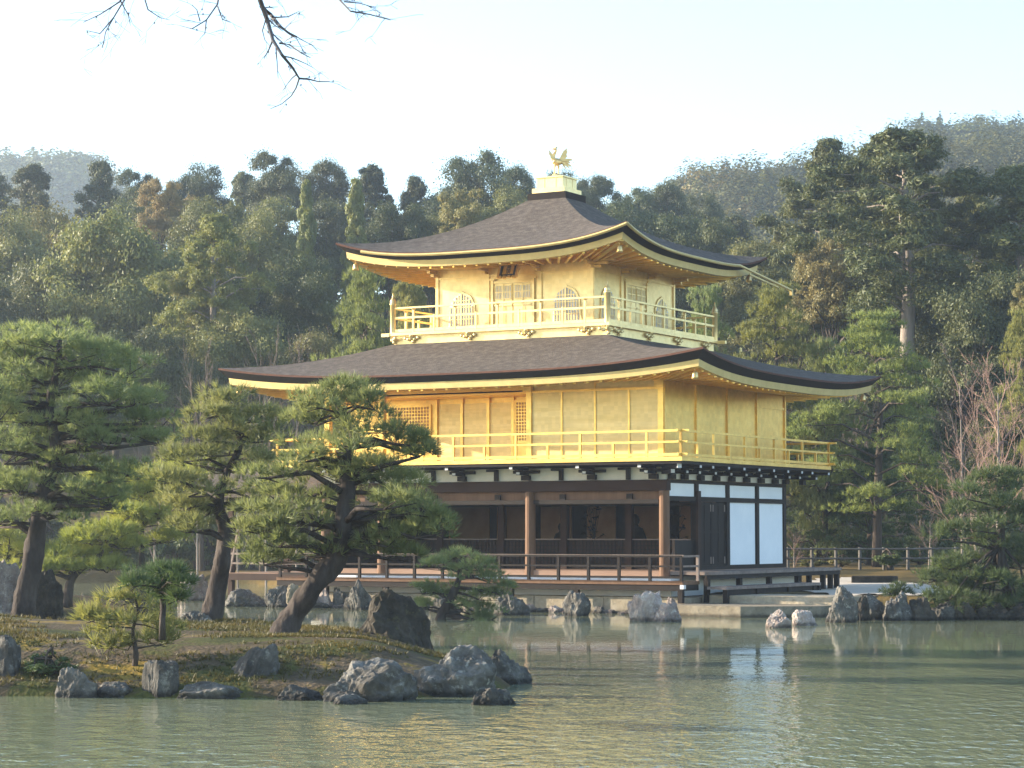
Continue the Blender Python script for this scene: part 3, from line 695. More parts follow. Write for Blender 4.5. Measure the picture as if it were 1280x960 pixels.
# ------------------------------------------------------------------ roofs
def roof(name, ex0, ex1, ey0, ey1, tx0, tx1, ty0, ty1, z_mid, lift, z_top, p1, thick, wall, z_wall, label):
    """hipped roof with curving hips: eave rectangle e, top rectangle t; wall = rectangle where the soffit meets the wall"""
    E = [(ex0, ey0), (ex1, ey0), (ex1, ey1), (ex0, ey1)]; T = [(tx0, ty0), (tx1, ty0), (tx1, ty1), (tx0, ty1)]
    Wl = [(wall[0], wall[2]), (wall[1], wall[2]), (wall[1], wall[3]), (wall[0], wall[3])]
    nu, nt_ = 40, 14
    us = np.linspace(-1, 1, nu + 1); us = np.sign(us) * (1 - (1 - np.abs(us)) ** 1.35)
    top = MB(); lip = MB(); edge = MB(); gilt = MB(); sof = MB(); raf = MB()
    def lf(u): return lift * abs(u) ** 3.2
    for s in range(4):
        a, b = E[s], E[(s + 1) % 4]; c, d = T[s], T[(s + 1) % 4]
        def P(u, t):
            k = (u + 1) / 2
            ex, ey = a[0] + (b[0] - a[0]) * k, a[1] + (b[1] - a[1]) * k
            tx, ty = c[0] + (d[0] - c[0]) * k, c[1] + (d[1] - c[1]) * k
            z = z_mid + (z_top - z_mid) * (p1 * t + (1 - p1) * t * t) + lf(u) * (1 - t) ** 2.2
            return (ex + (tx - ex) * t, ey + (ty - ey) * t, z)
        vs = [P(u, t) for t in np.linspace(0, 1, nt_ + 1) for u in us]; n1 = nu + 1
        top.add(vs, [(j * n1 + i, j * n1 + i + 1, (j + 1) * n1 + i + 1, (j + 1) * n1 + i) for j in range(nt_) for i in range(nu)])
        nx, ny = (b[1] - a[1]), -(b[0] - a[0]); l = math.hypot(nx, ny); nx /= l; ny /= l     # outward
        cx, cy = (ex0 + ex1) / 2, (ey0 + ey1) / 2
        hx, hy = (ex1 - ex0) / 2, (ey1 - ey0) / 2
        def ring(u, inset, z):
            k = (u + 1) / 2
            x, y = a[0] + (b[0] - a[0]) * k, a[1] + (b[1] - a[1]) * k
            return (cx + (x - cx) * (hx - inset) / hx, cy + (y - cy) * (hy - inset) / hy, z)
        def strip(m, fa, fb):
            vs = [fa(u) for u in us] + [fb(u) for u in us]
            m.add(vs, [(i + 1, i, n1 + i, n1 + i + 1) for i in range(nu)])
        ze = lambda u: z_mid + lf(u)
        tk = lambda u: thick * (1 + .35 * abs(u) ** 3)
        strip(lip, lambda u: ring(u, 0, ze(u)), lambda u: ring(u, -.012, ze(u) - .055))
        strip(edge, lambda u: ring(u, -.012, ze(u) - .055), lambda u: ring(u, .22, ze(u) - tk(u)))
        # gilt fascia board set back under the bark, then soffit to the wall
        strip(gilt, lambda u: ring(u, .221, ze(u) - tk(u) - .001), lambda u: ring(u, .24, ze(u) - tk(u) - .19))
        strip(gilt, lambda u: ring(u, .24, ze(u) - tk(u) - .19), lambda u: ring(u, .42, ze(u) - tk(u) - .20))
        strip(gilt, lambda u: ring(u, .42, ze(u) - tk(u) - .20), lambda u: ring(u, .44, ze(u) - tk(u) - .05))
        wa, wb = Wl[s], Wl[(s + 1) % 4]
        def wall_pt(u):
            k = (u + 1) / 2; return (wa[0] + (wb[0] - wa[0]) * k, wa[1] + (wb[1] - wa[1]) * k, z_wall)
        def mid_pt(u):
            p = ring(u, .44, ze(u) - tk(u) - .05); q = wall_pt(u)
            return (p[0] * .5 + q[0] * .5, p[1] * .5 + q[1] * .5, p[2] * .5 + q[2] * .5 - .02)
        strip(sof, lambda u: ring(u, .44, ze(u) - tk(u) - .05), mid_pt); strip(sof, mid_pt, wall_pt)
        # rafters
        ln = math.hypot(b[0] - a[0], b[1] - a[1]); n = int(ln / .42)
        for k in range(1, n):
            u = -1 + 2 * k / n
            p = Vector(ring(u, .36, ze(u) - tk(u) - .195)); q = Vector(wall_pt(u)); q = q + (p - q) * .02
            raf.bar(p, Vector((q.x, q.y, q.z - .09)), .07, .085)
    r = top.build(name, M['bark_roof'], PAV, label, smooth=True)
    for m_, nm, mt in ((lip, 'eave_lip', 'roof_lip'), (edge, 'eave_edge', 'roof_edge'), (gilt, 'eave_board', 'gold_edge'), (sof, 'soffit', 'gold_soffit'), (raf, 'rafters', 'gold')):
        m_.build(nm, M[mt], r)
    return r
OX, OY = -5.771, 4.406; H3 = 2.683; B3 = H3 + 1.027
roof2 = roof('lower_roof', -W - 2.3, 2.3, -2.3, D + 2.3, OX - B3 + .05, OX + B3 - .05, OY - B3 + .05, OY + B3 - .05, 6.70, .42, 7.86, .80, .22, (-W, 0, 0, D), 6.56, 'broad lower roof of dark cypress bark')
# hip rafters with bells
def hip(roof_o, wx, wy, ex, ey, z0, z1, inset):
    mb = MB(); a = Vector((wx, wy, z0)); b = Vector((ex, ey, z1)); d = (b - a); d = d * (1 - inset / d.length)
    mb.bar(a, a + d, .14, .16); o = part(mb, 'hip_rafter', 'gold', parent=roof_o)
    e = a + d * .93
    mb = MB(); mb.tube([e - Vector((0, 0, .06)), e - Vector((0, 0, .17))], [.012, .012], 6)
    mb.lathe([(.0, 0), (.05, -.01), (.075, -.05), (.08, -.14), (.10, -.21), (.085, -.21), (.0, -.18)], (e.x, e.y, e.z - .16), 12)
    part(mb, 'wind_bell', 'bronze', parent=roof_o, smooth=True)
for sx, sy in ((0, 0), (1, 0), (1, 1), (0, 1)):
    hip(roof2, (-W, 0)[sx], (0, D)[sy], (-W - 2.3, 2.3)[sx], (-2.3, D + 2.3)[sy], 6.5, 6.72, .42)
# ------------------------------------------------------------------ third storey
x0, x1, y0, y1 = OX - B3, OX + B3, OY - B3, OY + B3
mb = MB(); mb.box(x0 + .10, x1 - .10, y0 + .10, y1 - .10, 7.6, 8.12); part(mb, 'upper_base', 'gold_pale')
mb = MB(); mb.box(x0 - .02, x1 + .02, y0 - .02, y1 + .02, 8.122, 8.21); part(mb, 'upper_balcony_floor', 'gold_pale')
for cx_, cy_, dx, dy in ((x1, y1 - .02, 1, 0), (x0, y0 + .02, -1, 0)):
    mb = MB(); mb.box(min(cx_, cx_ + dx * .28), max(cx_, cx_ + dx * .28), cy_ - .06, cy_ + .06, 8.10, 8.2); part(mb, 'beam_end', 'gold_pale')
def cloud_bracket(x, y, dx, dy):
    s = Vector((-dy, dx, 0)); n = Vector((dx, dy, 0)); p = Vector((x, y, 0)); mb = MB()
    for j, z, w, dp in ((-.22, 8.03, .07, .1), (-.11, 8.0, .08, .12), (0, 8.03, .09, .14), (.11, 8.0, .08, .12), (.22, 8.04, .07, .1), (.05, 7.93, .07, .09)):
        c = p + s * j + n * dp / 2
        mb.lathe([(0, -.05), (w * .6, -.045), (w * .75, 0), (w * .6, .045), (0, .05)], (c.x, c.y, z), 8)
    mb.lathe([(0, -.05), (.05, -.045), (.05, .05)], (p.x + n.x * .1, p.y + n.y * .1, 8.07), 6)
    part(mb, 'cloud_bracket', 'gold_pale', smooth=True)
for k in range(4):
    cloud_bracket(x0 + .75 + k * (x1 - x0 - 1.5) / 3, y0 + .10, 0, -1)
    cloud_bracket(x1 - .10, y0 + .75 + k * (y1 - y0 - 1.5) / 3, 1, 0)
cloud_bracket(x0 + .12, y0 + .12, -.7, -.7); cloud_bracket(x1 - .12, y0 + .12, .7, -.7)
cs = [(x0 + .07, y0 + .07), (x1 - .07, y0 + .07), (x1 - .07, y1 - .07), (x0 + .07, y1 - .07)]
for i in range(4):
    a, b = cs[i], cs[(i + 1) % 4]; n = 10
    posts = [(k / n, 8.21, 8.93 if k % 2 == 1 else 8.72) for k in range(1, n)]
    r = railing('upper_railing', a, b, [(8.955, .06, .05), (8.66, .05, .06), (8.27, .05, .09)], posts, 'gold_pale', .06)
    for k in range(1, n, 2):
        mb = MB(); c = Vector((*a, 0)).lerp(Vector((*b, 0)), k / n); mb.lathe([(.0, 8.88), (.05, 8.885), (.08, 8.93), (.0, 8.935)], (c.x, c.y, 0), 8)
        part(mb, 'post_cap', 'gold_pale', parent=r)
for (x, y) in cs:
    mb = MB(); mb.lathe([(.085, 8.2), (.085, 9.05), (.10, 9.06), (.10, 9.10), (.085, 9.11), (.09, 9.16), (.07, 9.22), (.03, 9.27), (.018, 9.33), (.012, 9.42), (0, 9.43)], (x, y, 0), 14)
    part(mb, 'corner_post', 'gold_pale', smooth=True)
wx0, wx1, wy0, wy1 = OX - H3, OX + H3, OY - H3, OY + H3
for nm, bx in (('front_wall', (wx0, wx1, wy0, wy0 + .12)), ('side_wall', (wx1 - .12, wx1, wy0 + .122, wy1)), ('rear_wall', (wx0, wx1 - .122, wy1 - .12, wy1)), ('left_wall', (wx0, wx0 + .12, wy0 + .122, wy1 - .122))):
    mb = MB(); mb.box(*bx, 8.21, 10.3); part(mb, nm, 'gold_pale', 'gilded upper wall' if nm == 'front_wall' else None)
T3 = 2 * H3 / 3
for k in range(4):
    x = wx0 + T3 * k; y = wy0 + T3 * k
    w = .08
    mb = MB(); mb.box(x - (w if k else .02), x + (w if k < 3 else .02), wy0 - .04, wy0 - .002, 8.211, 10.26); part(mb, 'wall_post', 'gold_pale')
    mb = MB(); mb.box(wx1 + .002, wx1 + .04, y - (w if k else .02), y + (w if k < 3 else .02), 8.211, 10.26); part(mb, 'wall_post', 'gold_pale')
mb = MB(); mb.box(wx0 - .02, wx1 + .02, wy0 - .03, wy0 - .001, 9.86, 9.90); mb.box(wx1 + .001, wx1 + .03, wy0, wy1 + .02, 9.86, 9.90); part(mb, 'wall_rail', 'gold_pale')
def bell_outline(w, h, n=14):
    """cusped bell-shaped window outline (x, z), base at z=0"""
    r = []
    prof = [(.56, 0), (.53, .25), (.50, .5), (.49, .62), (.50, .66), (.44, .70), (.40, .78), (.33, .86), (.22, .92), (.12, .95), (.04, .985), (0, 1.0)]
    for a, b in prof: r.append((a * w, b * h))
    return r + [(-a, b) for a, b in r[::-1][1:]]
def bell_window(face, c, z0, w=.82, h=1.12):
    out = bell_outline(w, h); fr = bell_outline(w * 1.16, h * 1.07)
    mb = MB(); bars = MB(); frame = MB()
    def put(m, poly, d0, d1):
        if face == 'front': m.prism([(c + a, z0 + b) for a, b in poly], 'y', wy0 - d1, wy0 - d0)
        else: m.prism([(c + a, z0 + b) for a, b in poly], 'x', wx1 + d0, wx1 + d1)
    put(frame, fr, .002, .035)
    fo = part(mb if False else frame, 'bell_window', 'gold_pale')
    m2 = MB(); put(m2, out, .036, .042); part(m2, 'pane', 'paper', parent=fo)
    xs_ = [a for a, b in out]
    def half(z):
        t = z / h; pts = [(.56, 0), (.53, .25), (.50, .5), (.49, .62), (.44, .70), (.40, .78), (.33, .86), (.22, .92), (.12, .95), (.04, .985), (0, 1)]
        for (a, s), (b, e) in zip(pts, pts[1:]):
            if s <= t <= e: return (a + (b - a) * (t - s) / (e - s)) * w
        return 0
    nb = 9
    for k in range(nb):
        x = (-.46 + .92 * k / (nb - 1)) * w
        zt = h
        while zt > 0 and half(zt) < abs(x) + .01: zt -= .01
        q = .016
        put(bars, [(x - q, 0), (x + q, 0), (x + q, zt), (x - q, zt)], .0425, .060)
    for zz in (.3, .62, .8):
        hw = half(zz * h) - .01; put(bars, [(-hw, zz * h - .012), (hw, zz * h - .012), (hw, zz * h + .012), (-hw, zz * h + .012)], .0605, .066)
    put(bars, [(-.03, 0), (.03, 0), (.03, h * .97), (-.03, h * .97)], .0665, .074)
    part(bars, 'lattice', 'gold_pale', parent=fo)
bell_window('front', wx0 + T3 * .5, 8.28); bell_window('front', wx0 + T3 * 2.5, 8.28)
bell_window('side', wy0 + T3 * .5, 8.28); bell_window('side', wy0 + T3 * 2.5, 8.28)
def upper_doors(face):
    c = (wx0 + wx1) / 2 if face == 'front' else (wy0 + wy1) / 2
    def bx(m, a0, a1, d0, d1, z0, z1):
        if face == 'front': m.box(c + a0, c + a1, wy0 - d1, wy0 - d0, z0, z1)
        else: m.box(wx1 + d0, wx1 + d1, c + a0, c + a1, z0, z1)
    for s in (-1, 1):
        m = MB(); bx(m, *sorted((s * .02, s * .64)), .003, .03, 8.22, 9.62); d = part(m, 'door', 'gold_pale')
        g = MB(); bx(g, *sorted((s * .06, s * .60)), .031, .036, 9.16, 9.56); part(g, 'pane', 'paper', parent=d)
        l = MB()
        for k in range(11):
            q = s * (.06 + .054 * k); bx(l, q - .01, q + .01, .037, .05, 9.16, 9.56)
        for z in (9.16, 9.36, 9.56): bx(l, *sorted((s * .05, s * .61)), .0505, .056, z - .012, z + .012)
        bx(l, *sorted((s * .31, s * .35)), .0565, .065, 8.24, 9.6)
        bx(l, *sorted((s * .03, s * .63)), .0565, .062, 8.95, 9.0)
        part(l, 'lattice', 'gold_pale', parent=d)
        f = MB(); bx(f, *sorted((s * .66, s * .74)), .003, .075, 8.215, 9.72); bx(f, *sorted((s * .60, s * .82)), .076, .11, 9.72, 9.78); part(f, 'door_post', 'gold_pale')
    m = MB(); bx(m, -.66, .66, .003, .06, 9.625, 9.70); part(m, 'door_lintel', 'gold_pale')
upper_doors('front'); upper_doors('side')
roof3 = roof('upper_roof', OX - 4.883, OX + 4.883, OY - 4.883, OY + 4.883, OX - .62, OX + .62, OY - .62, OY + .62, 10.40, .50, 12.42, .42, .20, (wx0, wx1, wy0, wy1), 10.24, 'steep pyramid upper roof of dark cypress bark')
for sx, sy in ((0, 0), (1, 0), (1, 1), (0, 1)):
    hip(roof3, (wx0, wx1)[sx], (wy0, wy1)[sy], (OX - 4.883, OX + 4.883)[sx], (OY - 4.883, OY + 4.883)[sy], 10.18, 10.52, .42)
# brackets at the wall head
for k in range(4):
    for f in (0, 1):
        x, y = (wx0 + T3 * k, wy0 - .05) if f == 0 else (wx1 + .05, wy0 + T3 * k)
        dx, dy = (0, -1) if f == 0 else (1, 0); mb = MB()
        for q in range(3):
            a = .06 + q * .22; z = 9.93 + q * .09
            if f == 0: mb.box(x - .055, x + .055, y - a - .16, y, z, z + .075)
            else: mb.box(x, x + a + .16, y - .055, y + .055, z, z + .075)
        part(mb, 'eave_bracket', 'bronze')
# name plaque under the front eave, leaning forward
pl = empty('plaque_frame_dummy')
bpy.data.objects.remove(pl)
pm = Matrix.Translation((OX + .22, wy0 - .62, 10.02)) @ Matrix.Rotation(math.radians(-24), 4, 'X') @ Matrix.Rotation(math.radians(0), 4, 'Z')
def pbox(m, x0, x1, y0, y1, z0, z1):
    n = len(m.v); m.box(x0, x1, y0, y1, z0, z1)
    for i in range(n, len(m.v)): m.v[i] = tuple(pm @ Vector(m.v[i]))
m = MB(); pbox(m, -.20, .20, -.02, .02, -.26, .26); plq = part(m, 'name_plaque', 'gold', 'small gilt-framed plaque with dark lettering under the upper eave')
m = MB(); pbox(m, -.26, -.202, -.06, .03, -.30, .30); pbox(m, .202, .26, -.06, .03, -.30, .30); pbox(m, -.20, .20, -.06, .03, .262, .30); pbox(m, -.20, .20, -.06, .03, -.30, -.262)
part(m, 'plaque_frame', 'ink', parent=plq)
m = MB()
for k in range(4): pbox(m, -.30 + k * .16, -.20 + k * .16, -.05, .02, .302, .36 + .02 * (k % 2)); pbox(m, -.30 + k * .16, -.20 + k * .16, -.05, .02, -.36 - .02 * (k % 2), -.302)
pbox(m, .262, .34, -.05, .02, -.36, .36); pbox(m, -.34, -.262, -.05, .02, -.36, .36)
part(m, 'plaque_carving', 'bronze', parent=plq)
for i, ch in enumerate('究竟頂'):
    td = bpy.data.curves.new('plaque_text', 'FONT'); td.body = ch; td.size = .17; td.align_x = 'CENTER'; td.align_y = 'CENTER'; td.extrude = .004
    tmp = bpy.data.objects.new('plaque_text', td); COL.objects.link(tmp)
    cm_ = bpy.data.meshes.new_from_object(tmp.evaluated_get(bpy.context.evaluated_depsgraph_get()))
    bpy.data.objects.remove(tmp); bpy.data.curves.remove(td)
    cm_.materials.clear(); cm_.materials.append(M['ink'])
    to = link('plaque_character', cm_, plq)
    to.matrix_local = pm @ Matrix.Translation((0, -.026, .165 - .165 * i)) @ Matrix.Rotation(PI / 2, 4, 'X')
# gutter poles reaching out past the right-hand corner of the upper roof
gb = Vector((OX + 5.0, OY + 6.6, 9.98)); hf_ = 4.883 + .05
gz = lambda u: 10.40 + .50 * abs(u) ** 3.2 - .075
us_ = np.linspace(-.8, 1, 30)
mb = MB(); mb.tube([Vector((OX + u * hf_, OY - hf_, gz(u))) for u in us_], [.048] * 30, 6)
part(mb, 'gutter', 'gold_edge', 'slim gilt rain gutter along the upper eave')
us_ = np.linspace(-1, .55, 26)
mb = MB(); mb.tube([Vector((OX + hf_, OY + u * hf_, gz(u))) for u in us_] + [gb], [.048] * 27, 6)
mb.bar(Vector((OX + hf_, OY + 3.4, 10.2)), Vector((OX + 4.95, OY + 5.6, 10.0)), .05, .05)
mb.bar(gb + Vector((0, -.05, .03)), gb + Vector((0, -.05, -.16)), .09, .09)
part(mb, 'gutter', 'gold_edge', 'gilt gutter whose spout reaches out past the far upper roof corner')
# roof-top pedestal and phoenix
mb = MB(); mb.box(OX - .66, OX + .66, OY - .66, OY + .66, 12.36, 12.60); part(mb, 'pedestal_foot', 'roof_edge')
mb = MB(); mb.box(OX - .56, OX + .56, OY - .56, OY + .56, 12.602, 12.76); mb.box(OX - .45, OX + .45, OY - .45, OY + .45, 12.762, 13.08)
mb.box(OX - .49, OX + .49, OY - .49, OY + .49, 13.082, 13.12); mb.lathe([(.26, 13.12), (.24, 13.17), (.15, 13.2), (.12, 13.24), (0, 13.245)], (OX, OY, 0), 12)
for s in (-1, 1): mb.box(OX + s * .20 - .02, OX + s * .20 + .02, OY - .46, OY - .452, 12.78, 13.06); mb.box(OX + .452, OX + .46, OY + s * .20 - .02, OY + s * .20 + .02, 12.78, 13.06)
ped = part(mb, 'roof_pedestal', 'gold_pale')
mb = MB()
def pv(a, c, d=0.0): return Vector((OX + a * .8675 - d * .4974, OY + a * .4974 + d * .8675, 13.22 + c))
def ph(pts, rad, n=8): mb.tube([pv(*q) for q in pts], rad, n)
ph([(-.07, 0, -.03), (-.065, .2, -.03), (-.05, .38, -.02)], [.026, .022, .05]); ph([(.06, 0, .03), (.06, .2, .03), (.04, .38, .02)], [.026, .022, .05])
for s_, d_ in ((-.07, -.03), (.06, .03)):
    for t_ in (-.05, .03): ph([(s_, .012, d_), (s_ - .07, .008, d_ + t_)], [.014, .006], 5)
ph([(-.13, .50), (-.08, .44), (.02, .41), (.12, .40), (.20, .38)], [.05, .105, .12, .085, .03], 10)
ph([(-.09, .46), (-.12, .56), (-.08, .66), (-.03, .74), (-.03, .80)], [.09, .07, .05, .036, .04])
ph([(-.03, .78), (-.05, .83), (-.09, .82), (-.15, .79)], [.045, .05, .03, .006])
for k in range(3): ph([(-.03, .85), (-.01 + .03 * k, .93 - .03 * k)], [.018, .004], 5)
def wing(poly, d0, th=.035):
    n = len(poly); vs = [pv(a, c, d0 - th / 2) for a, c in poly] + [pv(a, c, d0 + th / 2) for a, c in poly]
    mb.add(vs, [tuple(range(n))[::-1], tuple(range(n, 2 * n))] + [(q, (q + 1) % n, (q + 1) % n + n, q + n) for q in range(n)])
wing([(.02, .46), (.10, .56), (.20, .76), (.335, .87), (.31, .78), (.345, .74), (.30, .66), (.33, .60), (.26, .52), (.20, .42)], .10)
wing([(-.02, .46), (-.10, .58), (-.17, .68), (-.25, .78), (-.235, .68), (-.25, .64), (-.20, .58), (-.20, .52), (-.13, .46)], -.10)
for a1, c1, d1 in ((.40, .40, .0), (.44, .30, .06), (.38, .22, -.06), (.46, .48, -.04), (.30, .18, .03)):
    wing([(.12, .42), ((.12 + a1) / 2, (.44 + c1) / 2 + .05), (a1, c1 + .02), (a1 + .02, c1 - .03), ((.12 + a1) / 2, (.36 + c1) / 2)], d1)
part(mb, 'phoenix_ornament', 'bronze', 'gilt phoenix with raised wings on the roof top', smooth=False)

# --- the small fishing deck that juts into the pond on the far left side ---
FD = empty('fishing_pavilion', loc2w(-W - 3.3, 3.4, 0), BR, 'small dark timber fishing pavilion on posts over the water, half hidden behind the pines', 'pavilion')
mb = MB(); mb.box(-1.7, 2.6, -1.7, 1.7, .82, .95); mb.build('floor', M['wood_pink'], FD)
mb = MB(); mb.box(-1.75, 2.6, -1.8, -1.705, .72, .93); mb.build('edge_beam', M['wood_brown'], FD)
for x in (-1.55, 0.6):
    for y in (-1.55, 1.55):
        mb = MB(); mb.box(x - .08, x + .08, y - .08, y + .08, -.6, 3.35); mb.build('post', M['wood_brown'], FD)
for y in (-1.55, 1.55):
    mb = MB(); mb.bar((-1.9, y, 3.40), (2.5, y, 3.40), .12, .18); mb.build('beam', M['wood_brown'], FD)
for x in (-1.55, .6):
    mb = MB(); mb.bar((x, -1.8, 3.25), (x, 1.8, 3.25), .10, .14); mb.build('beam', M['wood_brown'], FD)
mb = MB(); mb.bar((-1.55, -1.66, .9), (-1.2, -1.66, 2.4), .06, .06); mb.build('brace', M['wood_grey'], FD)
for z in (1.25, 1.55):
    mb = MB(); mb.bar((-1.8, -1.66, z), (2.4, -1.66, z), .05, .06); mb.build('rail', M['wood_grey'], FD)
mb = MB(); h0, h1 = 3.5, 4.5
for s in (-1, 1):
    mb.add([(-2.6, s * 2.5, h0), (2.8, s * 2.5, h0), (2.8, 0, h1), (-2.6, 0, h1), (-2.6, s * 2.5, h0 - .18), (2.8, s * 2.5, h0 - .18), (2.8, 0, h1 - .18), (-2.6, 0, h1 - .18)],
           [(0, 1, 2, 3), (7, 6, 5, 4), (0, 4, 5, 1), (0, 3, 7, 4), (1, 5, 6, 2)])
mb.build('roof', M['bark_roof'], FD)
# stone landing stage at the near corner
mb = MB()
mb.prism([(1.02, -2.15), (3.3, -2.22), (5.0, -.85), (5.3, 1.6), (1.02, 1.6)], 'z', -.5, .29)
o = mb.build('landing_stage', M['stone_cut'], None); o.location = (BL[0], BL[1], 0); o.rotation_euler = (0, 0, BR)
tag(o, 'low flat stone landing stage jutting into the water at the near corner of the pavilion', 'landing')
mb = MB(); mb.prism([(1.05, .25), (4.9, .3), (5.4, 2.2), (5.5, 12.5), (1.05, 12.5)], 'z', -.3, .50)
o = mb.build('stone_terrace', M['stone_cut'], None); o.location = (BL[0], BL[1], 0); o.rotation_euler = (0, 0, BR)
tag(o, 'pale paved terrace one step above the landing stage, under the side deck', 'terrace')
# ------------------------------------------------------------------ rocks
def rock_mesh(seed, sx, sy, sz, cuts=9, rough=.22, boxy=2.6):
    r = np.random.RandomState(seed)
    import bmesh
    bm = bmesh.new(); bmesh.ops.create_icosphere(bm, subdivisions=5, radius=1)
    V = np.array([v.co[:] for v in bm.verts]); F = np.array([[v.index for v in f.verts] for f in bm.faces]); bm.free()
    dirs = r.normal(size=(cuts, 3)); dirs /= np.linalg.norm(dirs, axis=1)[:, None]
    dist = r.uniform(.6, .95, cuts)
    rad = 1 / (np.abs(V) ** boxy).sum(1) ** (1 / boxy)
    for n_, d_ in zip(dirs, dist):
        k = V @ n_
        rad = np.where(k > 1e-3, np.minimum(rad, d_ / np.maximum(k, 1e-3)), rad)
    off = r.uniform(0, 50, 3)
    nz = np.array([noise.fractal(Vector(v * 1.6 + off), .9, 2.1, 5) for v in V])
    n2 = np.array([noise.ridged_multi_fractal(Vector(v * 3.0 + off), .9, 2.1, 4, 1, 2) for v in V])
    n3 = np.array([noise.fractal(Vector(v * 5 + off), .8, 2.2, 4) for v in V])
    rad = rad * (1 + rough * nz + .09 * (n2 - 1.2) + .045 * n3)
    V = V * rad[:, None]
    V[:, 0] *= sx / (V[:, 0].max() - V[:, 0].min()); V[:, 1] *= sy / (V[:, 1].max() - V[:, 1].min())
    V[:, 2] *= sz / max(np.percentile(V[:, 2], 97), .1)
    V[:, 2] = np.where(V[:, 2] < 0, V[:, 2] * .6, V[:, 2])
    V[:, 0] -= (V[:, 0].max() + V[:, 0].min()) / 2
    return V, F
ROCK_N = [0]
def rock(x0, x1, ytop, ybase, label, mat='rock', D=None, z0=0.0, group=None, cuts=11, rough=.22, depth=.8, lean=0, seed=None, boxy=2.6):
    ROCK_N[0] += 1; seed = seed or ROCK_N[0] * 7 + 3
    if D is None: D = depth_at(ybase, z0)
    c = at((x0 + x1) / 2, ybase, D); t = at((x0 + x1) / 2, ytop, D)
    w = (x1 - x0) / F_PX * D; h = t.z - c.z
    V, F = rock_mesh(seed, w * 1.06, w * depth, h, cuts, rough * .8, boxy)
    if lean: V[:, 0] += V[:, 2] * lean
    me = np_mesh('rock', V, [F], M[mat], False)
    o = link('rock', me, None, label, (c.x, c.y + w * depth * .16, c.z - .02))
    o['category'] = 'rock'
    if group: o['group'] = group
    return o
G1 = 'rocks edging the pine island'
rock(-40, 32, 800, 866, 'dark rock cut by the left picture edge at the island waterline', 'rock', group=G1, depth=.7)
rock(66, 120, 838, 872, 'squat dark block at the waterline beside the low leafy shrub', 'rock', group=G1, cuts=6, rough=.1, boxy=5)
rock(118, 176, 852, 871, 'low flat rock left of the upright pale stone', 'rock', group=G1, rough=.12)
rock(177, 222, 825, 872, 'upright square-topped grey stone at the waterline in front of the pine sapling', 'rock', group=G1, cuts=4, rough=.07, depth=.6, boxy=7)
rock(222, 312, 853, 873, 'long low rock right of the upright pale stone', 'rock', group=G1, rough=.12, depth=.5)
rock(268, 338, 812, 868, 'slanting dark rock with a pale pointed top on the island shore', 'rock', group=G1, lean=.5)
rock(334, 410, 858, 875, 'thin pale ledge of rock at the waterline below the leaning pine', 'rock', group=G1, rough=.1, depth=.5)
rock(405, 520, 828, 876, 'broad speckled grey boulder at the island front', 'rock', group=G1, depth=.6)
rock(514, 618, 812, 870, 'biggest grey boulder at the right end of the island', 'rock', group=G1, depth=.6)
rock(600, 664, 820, 855, 'rounded boulder at the very tip of the island', 'rock', group=G1)
rock(585, 643, 860, 881, 'small low rock standing alone in the water off the island tip', 'rock', group=G1)
rock(416, 458, 867, 880, 'small flat stone in the water below the speckled boulder', 'rock', group=G1, rough=.1)
rock(446, 545, 746, 806, 'dark mossy pointed boulder behind the small pine', 'rock_dark', D=38.3, depth=.6, seed=12)
rock(222, 266, 764, 781, 'low pale stone at the foot of the middle pine trunk', 'rock', D=41.2)
rock(-30, 22, 706, 757, 'pinkish boulder left of the big pine trunk', 'rock_warm', D=47.5)
rock(40, 78, 716, 760, 'brown rounded boulder right of the big pine trunk', 'rock_dark', D=47.2)
rock(222, 262, 718, 748, 'reddish rock in the water beyond the middle pine trunk', 'rock_warm', D=76)
rock(150, 215, 728, 750, 'dark rock at the edge of the far islet', 'rock_dark', D=60)
G2 = 'rocks along the pavilion base'
rock(282, 334, 738, 758, 'low dark rock at the left end of the pavilion base', 'rock', group=G2, rough=.12)
rock(331, 368, 733, 759, 'craggy rock under the left corner post of the deck', 'rock', group=G2)
rock(358, 376, 731, 747, 'small white block on the rocks left of the leaning pine trunk', 'stone_cut', D=67, group=G2, cuts=6, rough=.05)
rock(366, 400, 740, 760, 'grey rock half behind the leaning pine trunk', 'rock', group=G2)
rock(394, 418, 739, 760, 'pinkish small rock just right of the leaning pine trunk', 'rock_warm', group=G2)
rock(412, 440, 738, 760, 'small jagged rock in the row left of the pointed grey one', 'rock', group=G2)
rock(430, 468, 731, 762, 'pointed grey rock under the front deck left of the mossy boulder', 'rock', group=G2)
rock(536, 574, 745, 766, 'grey rock behind the small pine crown at the base wall', 'rock', group=G2)
rock(618, 662, 743, 769, 'pale and dark rock by the base wall right of the small pine', 'rock', group=G2)
rock(704, 738, 741, 770, 'tall grey egg-shaped rock by the middle of the base wall', 'rock', group=G2)
rock(786, 834, 742, 776, 'broad pinkish rock near the right end of the base wall', 'rock_warm', group=G2, seed=5)
rock(818, 852, 755, 777, 'pale rock wedged beside the landing stage', 'rock_warm', group=G2)
rock(834, 847, 747, 759, 'little round stone on top beside the deck corner post', 'rock_warm', D=62.3, group=G2)
r_ = random.Random(11)
for k in range(26):                                    # small stones lying at the water line of the base wall
    lx = -W - .6 + k * (W + 1.4) / 26 + r_.uniform(-.2, .2); q = loc2w(lx, -1.0 - r_.uniform(0, .3))
    V, F = rock_mesh(400 + k, r_.uniform(.3, .75), r_.uniform(.3, .5), r_.uniform(.10, .24), 6, .15, 3.0)
    o = link('rock', np_mesh('rock', V, [F], M['rock_warm' if k % 3 else 'rock'], False), None, 'small low stone among those lying at the foot of the granite base wall', (q.x, q.y, -.03)); o['category'] = 'rock'; o['group'] = 'small stones at the foot of the base wall'
